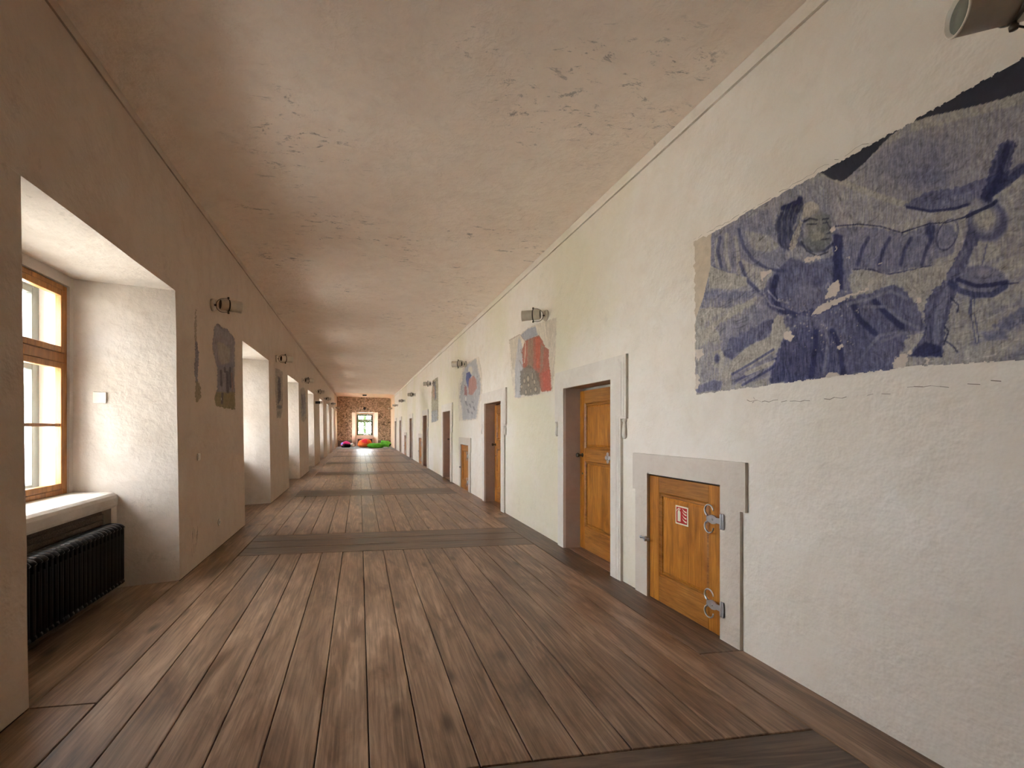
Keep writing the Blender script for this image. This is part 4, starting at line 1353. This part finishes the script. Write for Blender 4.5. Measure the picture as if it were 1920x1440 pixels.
# brush marks, wear and lost patches
st = cv.streaks()[..., None]
cv.a *= (1 - .22 * (st - .35))
lum = cv.a.mean(axis=2, keepdims=True)
cv.a = np.clip(cv.a, 0.01, 1)
lum = cv.a.mean(axis=2, keepdims=True)
t_ = np.clip((lum - .145) / .235, 0, 1)
duo = np.array([.020, .023, .082]) * (1 - t_) + np.array([.40, .365, .315]) * t_ + np.array([-.01, .0, .075]) * (4 * t_ * (1 - t_))
cv.a = .25 * cv.a + .75 * duo
cv.ell(1533, 432, 27, 44, (.24, .235, .21), .8, .4)
cv.fill([(1540, 400), (1556, 404), (1560, 428), (1566, 436), (1558, 442), (1560, 452), (1548, 466), (1530, 474), (1510, 466), (1504, 450), (1512, 444), (1530, 452), (1540, 448)], (.15, .155, .16), .7, 5)
cv.fill([(1520, 440), (1536, 434), (1546, 440), (1538, 450), (1522, 452)], (.34, .33, .27), .7, 4)
for p, w_ in (([(1510, 414), (1518, 409), (1532, 412)], 2.5), ([(1542, 411), (1553, 409)], 2.2), ([(1549, 414), (1560, 434), (1550, 438)], 1.6), ([(1540, 449), (1554, 447)], 1.6), ([(1502, 452), (1512, 470), (1532, 480), (1552, 472)], 2.2), ([(1514, 420), (1530, 420)], 2.0), ([(1543, 418), (1551, 417)], 1.8)):
    cv.line(p, w_, (.03, .032, .06), .85, 1.5)
for k_ in range(14):
    x_ = 1458 + k_ * 3.2
    cv.line([(x_ + 8, 380 + k_ * .4), (x_ - 2, 410), (x_ - 4 + k_ * .8, 448 + (k_ % 3) * 6)], 1.6, (.025, .028, .07) if k_ % 3 else (.13, .135, .14), .45, 1.2)
fib = (cv.streaks() - .5) * .9 + (cv.streaks() - .5) * .5 + cv.rough(2.2, 1) * .4 + cv.rough(5, 1) * .45 + cv.rough(14, 1) * .35
cv.a *= np.clip(1 + .42 * fib, .35, 1.7)[..., None]
cv.fill([(1536, 322), (1556, 334), (1578, 340), (1592, 330), (1630, 295), (1668, 255), (1700, 232), (1740, 218), (1800, 205), (1860, 190), (1930, 168), (1930, 90), (1536, 310)], (.045, .045, .055), .8, 2)
# dry brush strokes following the folds
for k_ in range(420):
    x_ = cv.rng.uniform(1310, 1920); y_ = cv.rng.uniform(300, 715); L_ = cv.rng.uniform(8, 30)
    if x_ < 1440: an = R(-35)
    elif x_ < 1600: an = R(78) if y_ > 590 else R(60)
    elif x_ < 1740: an = R(-50) if y_ < 520 else R(48)
    else: an = R(-20)
    an += cv.rng.uniform(-.35, .35)
    x0, y0 = x_ - L_ / 2, y_ - L_ / 2
    i0, i1 = max(0, int((y_ - 20 - cv.y0) * cv.k)), int((y_ + 20 - cv.y0) * cv.k); j0, j1 = max(0, int((x_ - 20 - cv.x0) * cv.k)), int((x_ + 20 - cv.x0) * cv.k)
    X_, Y_ = cv.X[i0:i1, j0:j1] - x_, cv.Y[i0:i1, j0:j1] - y_
    if X_.size == 0: continue
    al = X_ * math.cos(an) + Y_ * math.sin(an); ac = -X_ * math.sin(an) + Y_ * math.cos(an) + .012 * al * al
    m_ = np.clip(1.6 - abs(ac), 0, 1) * np.clip(1.4 - abs(al) / (L_ / 2), 0, 1)
    f_ = .62 if k_ % 3 else 1.38
    cv.a[i0:i1, j0:j1] *= (1 + (f_ - 1) * m_ * .8)[..., None]
PATCH = [[(1553, 536), (1570, 525), (1576, 545), (1568, 552), (1548, 560)], [(1524, 585), (1548, 566), (1580, 556), (1628, 540), (1630, 545), (1600, 554), (1574, 566), (1548, 582), (1520, 592)],
         [(1508, 487), (1520, 482), (1536, 478), (1538, 484), (1522, 488), (1510, 491)], [(1470, 626), (1480, 618), (1488, 630), (1482, 640), (1472, 636)],
         [(1570, 650), (1578, 644), (1582, 650), (1572, 654)], [(1676, 672), (1688, 664), (1702, 664), (1700, 680), (1690, 698), (1680, 698), (1674, 684)],
         [(1718, 560), (1724, 558), (1726, 568), (1718, 569)], [(1566, 462), (1570, 466), (1564, 472)], [(1586, 482), (1592, 480), (1590, 486)], [(1645, 490), (1652, 492), (1646, 496)],
         [(1428, 510), (1440, 506), (1448, 508), (1434, 520), (1426, 530)], [(1548, 702), (1560, 696), (1576, 700), (1590, 712), (1540, 716)], [(1303, 655), (1316, 652), (1318, 665), (1306, 676)],
         [(1302, 700), (1312, 706), (1308, 730), (1300, 730)], [(1736, 672), (1742, 672), (1740, 684), (1735, 684)], [(1556, 430), (1566, 424), (1568, 430), (1560, 436)], [(1702, 660), (1708, 655), (1706, 670)]]
for p in PATCH: cv.fill(p, BARE, 1.0, .6, 3)
sp = cv.rough(4, 1) + cv.rough(9, .6)
m_ = ((sp > 1.06) & (cv.inside([(1450, 560), (1620, 540), (1600, 660), (1480, 660)]) > 0)).astype(float)
m_ = cv.blur(m_, .6)[..., None] * .8
cv.a = cv.a * (1 - m_) + np.array(BARE) * m_
cv.mask = cv.inside([(1301, 453), (1340, 434), (1440, 376), (1540, 322), (1640, 266), (1743, 209), (1800, 176), (1860, 141), (1930, 102), (1930, 675), (1700, 688), (1590, 703), (1440, 722), (1304, 740)], 2.2, 14)
cv.mask = np.maximum(cv.mask, (cv.X > 1915) & (cv.Y > 80) & (cv.Y < 676))
left = cv.inside([(1298, 440), (1334, 424), (1332, 500), (1318, 560), (1303, 600), (1304, 745), (1290, 745)])[..., None]
cv.a = cv.a * (1 - left) + np.array((.60, .50, .38)) * left
make_fresco('fresco', cv, 'r', 1.05, 3.42, 1.86, 3.18, .0046, 'large blue fresco of a robed bearded man reaching for a tree')

# --- red curtain fresco
cv = Canvas(940, 590, 1060, 775, 5, (.74, .655, .54), 8)
cv.fill([(1020, 600), (1046, 596), (1044, 740), (1034, 730), (1028, 650)], (.66, .57, .46), .8, 3)
cv.fill([(955, 637), (975, 628), (978, 650), (968, 700), (960, 690)], (.60, .53, .42), .8, 2)
cv.fill([(972, 632), (977, 640), (984, 672), (982, 700), (976, 745), (966, 745), (965, 690), (970, 650)], (.50, .49, .50), .9, 2, .8)
cv.fill([(976, 628), (990, 616), (1004, 612), (1008, 628), (988, 638), (980, 636)], (.38, .38, .42), .9, 1, .6)
RED = [(984, 640), (998, 633), (1010, 629), (1017, 638), (1022, 650), (1029, 655), (1029, 676), (1033, 705), (1034, 733), (1015, 734), (1008, 712), (1002, 692), (990, 690), (981, 690), (978, 660)]
cv.fill(RED, (.44, .155, .11), .95, .8, 1)
cv.fill([(990, 638), (1000, 634), (1000, 690), (988, 690)], (.36, .28, .20), .7, 3)
cv.fill([(1003, 632), (1012, 632), (1016, 690), (1006, 690)], (.60, .16, .10), .7, 2)
cv.fill([(1014, 645), (1020, 650), (1018, 690), (1012, 700)], (.34, .24, .18), .8, 2)
cv.fill([(1016, 700), (1030, 690), (1033, 732), (1018, 732)], (.58, .15, .11), .7, 2)
cv.fill([(976, 695), (992, 684), (1000, 690), (1010, 700), (1014, 728), (1012, 738), (990, 742), (975, 740)], (.22, .19, .15), .85, 2, 1.5)
for (x_, y_, rx, ry) in ((983, 714, 2.4, 5), (990, 710, 3, 7), (991, 722, 2.2, 4), (998, 705, 1.6, 8), (1002, 716, 2.2, 5), (978, 725, 2, 4), (986, 735, 2, 5), (1004, 730, 3, 5), (995, 733, 1.4, 5)):
    cv.ell(x_, y_, rx, ry, (.58, .47, .34), .8, .6); cv.ell(x_, y_, rx, ry, (.10, .08, .07), .6, .3, ring=.25)
cv.line([(985, 641), (985, 660), (983, 680)], .8, (.74, .62, .46), .9, .6); cv.line([(976, 655), (983, 672)], 1.2, (.3, .2, .16), .6, 1); cv.line([(974, 676), (981, 690)], 1.2, (.3, .2, .16), .6, 1)
cv.line([(955, 638), (975, 627), (984, 639), (1010, 629)], .8, (.30, .18, .14), .6, .8)
cv.a *= 1 - .18 * (cv.streaks()[..., None] - .4)
cv.a += cv.rough(6, .03)[..., None]
cv.mask = cv.inside([(954, 636), (976, 625), (990, 614), (1004, 608), (1044, 594), (1042, 660), (1036, 735), (1012, 741), (976, 747), (965, 748), (958, 700)], 1.2, 8)
make_fresco('fresco', cv, 'r', 6.0, 8.3, 1.8, 3.4, .008, 'fresco with a red curtain and small crowded figures')

# --- blue arch fresco
cv = Canvas(850, 660, 915, 800, 7, (.72, .64, .53), 9)
cv.fill([(874, 684), (892, 672), (896, 690), (902, 722), (898, 750), (892, 786), (868, 787), (862, 740), (868, 700)], (.36, .36, .40), .75, 3, 1.5)
cv.fill([(872, 690), (880, 682), (886, 690), (884, 720), (874, 724)], (.50, .50, .54), .7, 2)
cv.ell(882, 694, 5, 9, (.68, .62, .50), .9, .4)
cv.fill([(877, 726), (873, 712), (874, 700), (880, 696), (884, 704), (880, 712), (878, 728)], (.14, .16, .34), .95, .6, .6)
cv.fill([(878, 722), (880, 710), (888, 704), (893, 712), (894, 728), (886, 740), (879, 740)], (.48, .24, .19), .85, 1.5, 1)
cv.fill([(871, 722), (875, 726), (876, 742), (870, 740)], (.35, .13, .12), .8, 1)
cv.ell(873, 748, 1.4, 5, (.72, .68, .62), .9, .3)
for k_ in range(26):
    x_ = 872 + (k_ * 7.3) % 18; y_ = 752 + (k_ * 5.1) % 24
    cv.line([(x_, y_), (x_ + 2.2, y_ + .8)], 1.1, (.14, .14, .15), .5, .8)
for k_ in range(18):
    x_ = (862 if k_ % 2 else 895) + (k_ * 3.7) % 6; y_ = 718 + (k_ * 4.9) % 36 - (12 if k_ % 2 == 0 else 0)
    cv.ell(x_, y_, 1.5, 2.4, (.22, .21, .21), .5, .8)
cv.a *= 1 - .2 * (cv.streaks()[..., None] - .4)
cv.a += cv.rough(5, .03)[..., None]
cv.mask = cv.inside([(868, 684), (880, 677), (898, 668), (904, 700), (904, 745), (898, 760), (896, 786), (880, 789), (860, 790), (859, 720), (866, 700)], .8, 8)
make_fresco('fresco', cv, 'r', 9.7, 12.5, 1.7, 3.5, .014, 'fresco with a blue pointed arch, red robe and faded lettering')

# --- narrow fresco at the third lamp
cv = Canvas(795, 700, 830, 805, 9, (.46, .40, .28), 4)
cv.fill([(812, 712), (822, 708), (822, 790), (809, 794), (809, 740)], (.40, .36, .26), .8, 2)
cv.fill([(812, 716), (817, 714), (818, 745), (815, 752)], (.16, .17, .20), .8, 1.2, 1)
cv.fill([(812, 724), (815, 724), (815, 748), (811, 742)], (.52, .30, .22), .7, 1)
cv.fill([(809, 770), (820, 768), (820, 790), (809, 792)], (.34, .36, .38), .7, 2)
cv.a += cv.rough(10, .06)[..., None]; cv.a *= 1 - .25 * (cv.streaks()[..., None] - .4)
cv.mask = cv.inside([(811, 713), (821.5, 706), (822, 788), (816, 791), (809, 793), (809, 735)], .5, 8)
make_fresco('fresco', cv, 'r', 15.6, 17.4, 1.7, 3.5, .016, 'narrow faded fresco beside the third lamp on the right wall')

# --- frescoes on the left wall
cv = Canvas(355, 570, 450, 780, 5, (.40, .33, .27), 3)
SH = [(402, 612), (408, 606), (416, 614), (426, 616), (434, 628), (440, 634), (440, 700), (441, 768), (425, 766), (404, 762), (402, 742), (407, 730), (407, 690), (400, 662), (398, 645), (400, 625)]
cv.fill([(396, 604), (445, 604), (445, 690), (396, 690)], (.27, .235, .25), .9, 4)
cv.fill([(408, 640), (420, 645), (432, 655), (430, 680), (415, 685), (408, 665)], (.42, .35, .27), .7, 4)
cv.fill([(404, 685), (436, 680), (442, 740), (404, 735)], (.22, .20, .23), .8, 4)
cv.fill([(400, 735), (442, 735), (442, 770), (400, 770)], (.24, .195, .10), .9, 4)
for p, w_ in (([(414, 695), (415, 722)], 3), ([(426, 698), (427, 735)], 4), ([(431, 690), (432, 725)], 3), ([(421, 690), (422, 697)], 3), ([(417, 738), (416, 756)], 3)):
    cv.line(p, w_, (.06, .05, .06), .8, 2)
cv.line([(434, 700), (436, 730)], 2, (.30, .13, .09), .5, 2); cv.ell(415, 748, 1, 3, (.7, .68, .62), .8, .4)
cv.a *= 1 - .3 * (cv.streaks()[..., None] - .4); cv.a += cv.rough(10, .03)[..., None]
cv.mask = cv.inside(SH, 1.2, 10)
make_fresco('fresco', cv, 'l', 6.0, 7.5, 1.7, 3.3, .009, 'grey blue fresco with dark trees over olive ground, on the left pier')
cv.a[:] = (.36, .29, .22)
cv.fill([(362, 640), (378, 640), (378, 720), (362, 720)], (.20, .19, .23), .8, 3); cv.fill([(362, 715), (380, 715), (380, 760), (362, 760)], (.27, .22, .14), .8, 4)
cv.a += cv.rough(6, .05)[..., None]
cv.mask = cv.inside([(366, 578), (368, 580), (369, 640), (373, 660), (372, 690), (370, 710), (377, 728), (376, 748), (368, 756), (365, 740), (367, 715), (364, 700), (366, 670), (364, 620)], 1.6, 8)
make_fresco('fresco', cv, 'l', 5.4, 6.0, 1.7, 3.2, .007, 'thin vertical remnant of fresco near the first niche edge')
cv = Canvas(505, 680, 585, 810, 7, (.38, .32, .26), 6)
cv.fill([(521, 705), (526, 708), (527, 750), (521, 758)], (.14, .12, .13), .85, 1.5, 1); cv.ell(524, 763, 6, 5, (.13, .13, .15), .8, .5); cv.ell(523, 776, 5, 7, (.24, .21, .18), .7, .6)
cv.fill([(564, 740), (573, 738), (573, 775), (566, 782)], (.24, .22, .23), .8, 2); cv.line([(566, 740), (568, 765)], 2, (.15, .12, .14), .7, 1.5)
cv.a *= 1 - .3 * (cv.streaks()[..., None] - .4); cv.a += cv.rough(8, .04)[..., None]
m0 = cv.inside([(516, 690), (523, 692), (530, 697), (530, 760), (529, 775), (526, 785), (519, 784), (518, 760), (516, 740)], .8, 8)
m1 = cv.inside([(563, 728), (569, 726), (573, 733), (574, 785), (570, 793), (565, 788), (563, 760)], .8, 8)
cv.mask = m0; make_fresco('fresco', cv, 'l', 10.4, 12.0, 1.7, 3.2, .014, 'narrow grey fresco on the left wall between second and third niche')
cv.mask = m1; make_fresco('fresco', cv, 'l', 14.9, 17.0, 1.6, 3.2, .018, 'dim oval fresco on the left wall between third and fourth niche')

# dark scuff marks low on the left pier and the right wall
def scuff(y, z, side, n, seed, label):
    r_ = random.Random(seed); s = MB()
    for k in range(n):
        yy = y + r_.uniform(-.10, .10); zz = z + r_.uniform(-.12, .10); L_ = r_.uniform(.04, .16); w_ = r_.uniform(.003, .008); dy = r_.uniform(-.02, .02)
        x0_ = (lambda q: xl(q) + .003) if side == 'l' else (lambda q: XR - .003)
        s.quad((x0_(zz), yy, zz), (x0_(zz), yy + w_, zz), (x0_(zz + L_), yy + w_ + dy, zz + L_), (x0_(zz + L_), yy + dy, zz + L_))
    o = s.build('scuff_mark', simple('grey_scuff', (.16, .14, .12), .9))
    return tag(o, label, 'scuff mark')
scuff(5.60, .26, 'l', 16, 2, 'dark vertical scuffs low on the near left pier')

def crack(pts, w_, seed):
    r_ = random.Random(seed); s = MB(); P = []
    for (a0, b0), (a1, b1) in zip(pts[:-1], pts[1:]):
        n = max(2, int(math.hypot(a1 - a0, b1 - b0) / .03))
        for k in range(n):
            t_ = k / n; P.append((a0 + (a1 - a0) * t_ + r_.uniform(-.006, .006), b0 + (b1 - b0) * t_ + r_.uniform(-.008, .008)))
    for (a0, b0), (a1, b1) in zip(P[:-1], P[1:]):
        if r_.random() < .25: continue
        q = w_ * r_.uniform(.4, 1.3)
        s.quad((XR - .0025, a0, b0), (XR - .0025, a1, b1), (XR - .0025, a1, b1 + q), (XR - .0025, a0, b0 + q))
    s.build('plaster_crack', M['crack'], WALL_R)
M['crack'] = simple('crack_shadow_dirt', (.30, .25, .20), .95)
def wp(*a): return [wall_at(u, v_, XR) for u, v_ in a]
crack(wp((1400, 752), (1500, 752), (1600, 745), (1668, 738), (1700, 727), (1780, 724), (1880, 716), (1918, 712)), .004, 1)
crack(wp((1412, 758), (1414, 746), (1420, 752)), .005, 2)
crack(wp((1560, 712), (1562, 742)), .003, 4)
crack(wp((1300, 450), (1380, 408), (1470, 358), (1545, 312), (1640, 262)), .003, 3)
crack(wp((1298, 452), (1297, 560), (1300, 700)), .003, 5)

# ================================================================== OUTSIDE
s = MB(); s.quad((-220, -160, -3.0), (XO, -160, -3.0), (XO, 260, -3.0), (-220, 260, -3.0)); s.quad((XO, Y1 + 1.1, -3.0), (160, Y1 + 1.1, -3.0), (160, 260, -3.0), (XO, 260, -3.0))
tag(s.build('courtyard_ground', M['grass']), 'pale gravel courtyard outside the windows', 'ground', kind='structure')
def tree(x, y, h_, r, seed, label):
    root = empty('tree', (x, y, -3.0)); r_ = random.Random(seed)
    s = MB(); s.tube([(0, 0, 0), (.1, 0, h_ * .3), (0, .1, h_ * .6), (.1, .1, h_ * .8)], .2, 8, [.22, .17, .12, .06])
    for k in range(5):
        a = k * 1.3; s.tube([(0, 0, h_ * .35 + k * .3), (math.cos(a) * r * .6, math.sin(a) * r * .6, h_ * .6 + k * .25)], .05, 6, [.07, .02])
    s.build('trunk', M['bark'], root)
    s = MB()
    for k in range(2600):
        d = Vector((r_.gauss(0, 1), r_.gauss(0, 1), r_.gauss(0, 1))).normalized() * (r_.random() ** .45)
        p = Vector((d.x * r, d.y * r, h_ * .68 + d.z * h_ * .34)); q = .16 * r_.uniform(.6, 1.3)
        u = Vector((r_.gauss(0, 1), r_.gauss(0, 1), r_.gauss(0, .6))).normalized(); v_ = u.orthogonal().normalized()
        s.add([p - u * q, p + v_ * q * .5, p + u * q, p - v_ * q * .5], [(0, 1, 2, 3)])
    me = bpy.data.meshes.new('crown'); me.from_pydata([tuple(p) for p in s.v], [], s.f); me.materials.append(M['leaf'])
    o = bpy.data.objects.new('crown', me); C.objects.link(o); o.parent = root; o['kind'] = 'stuff'
    tag(root, label, 'tree', 'trees outside the windows')
tree(-1.4, 58, 7.0, 2.6, 1, 'leafy tree outside the far end window, at its left')
tree(2.6, 66, 9.0, 3.0, 2, 'leafy tree outside the far end window, at its right')
tree(-17, 17.5, 6.5, 2.6, 3, 'leafy tree outside the near window')
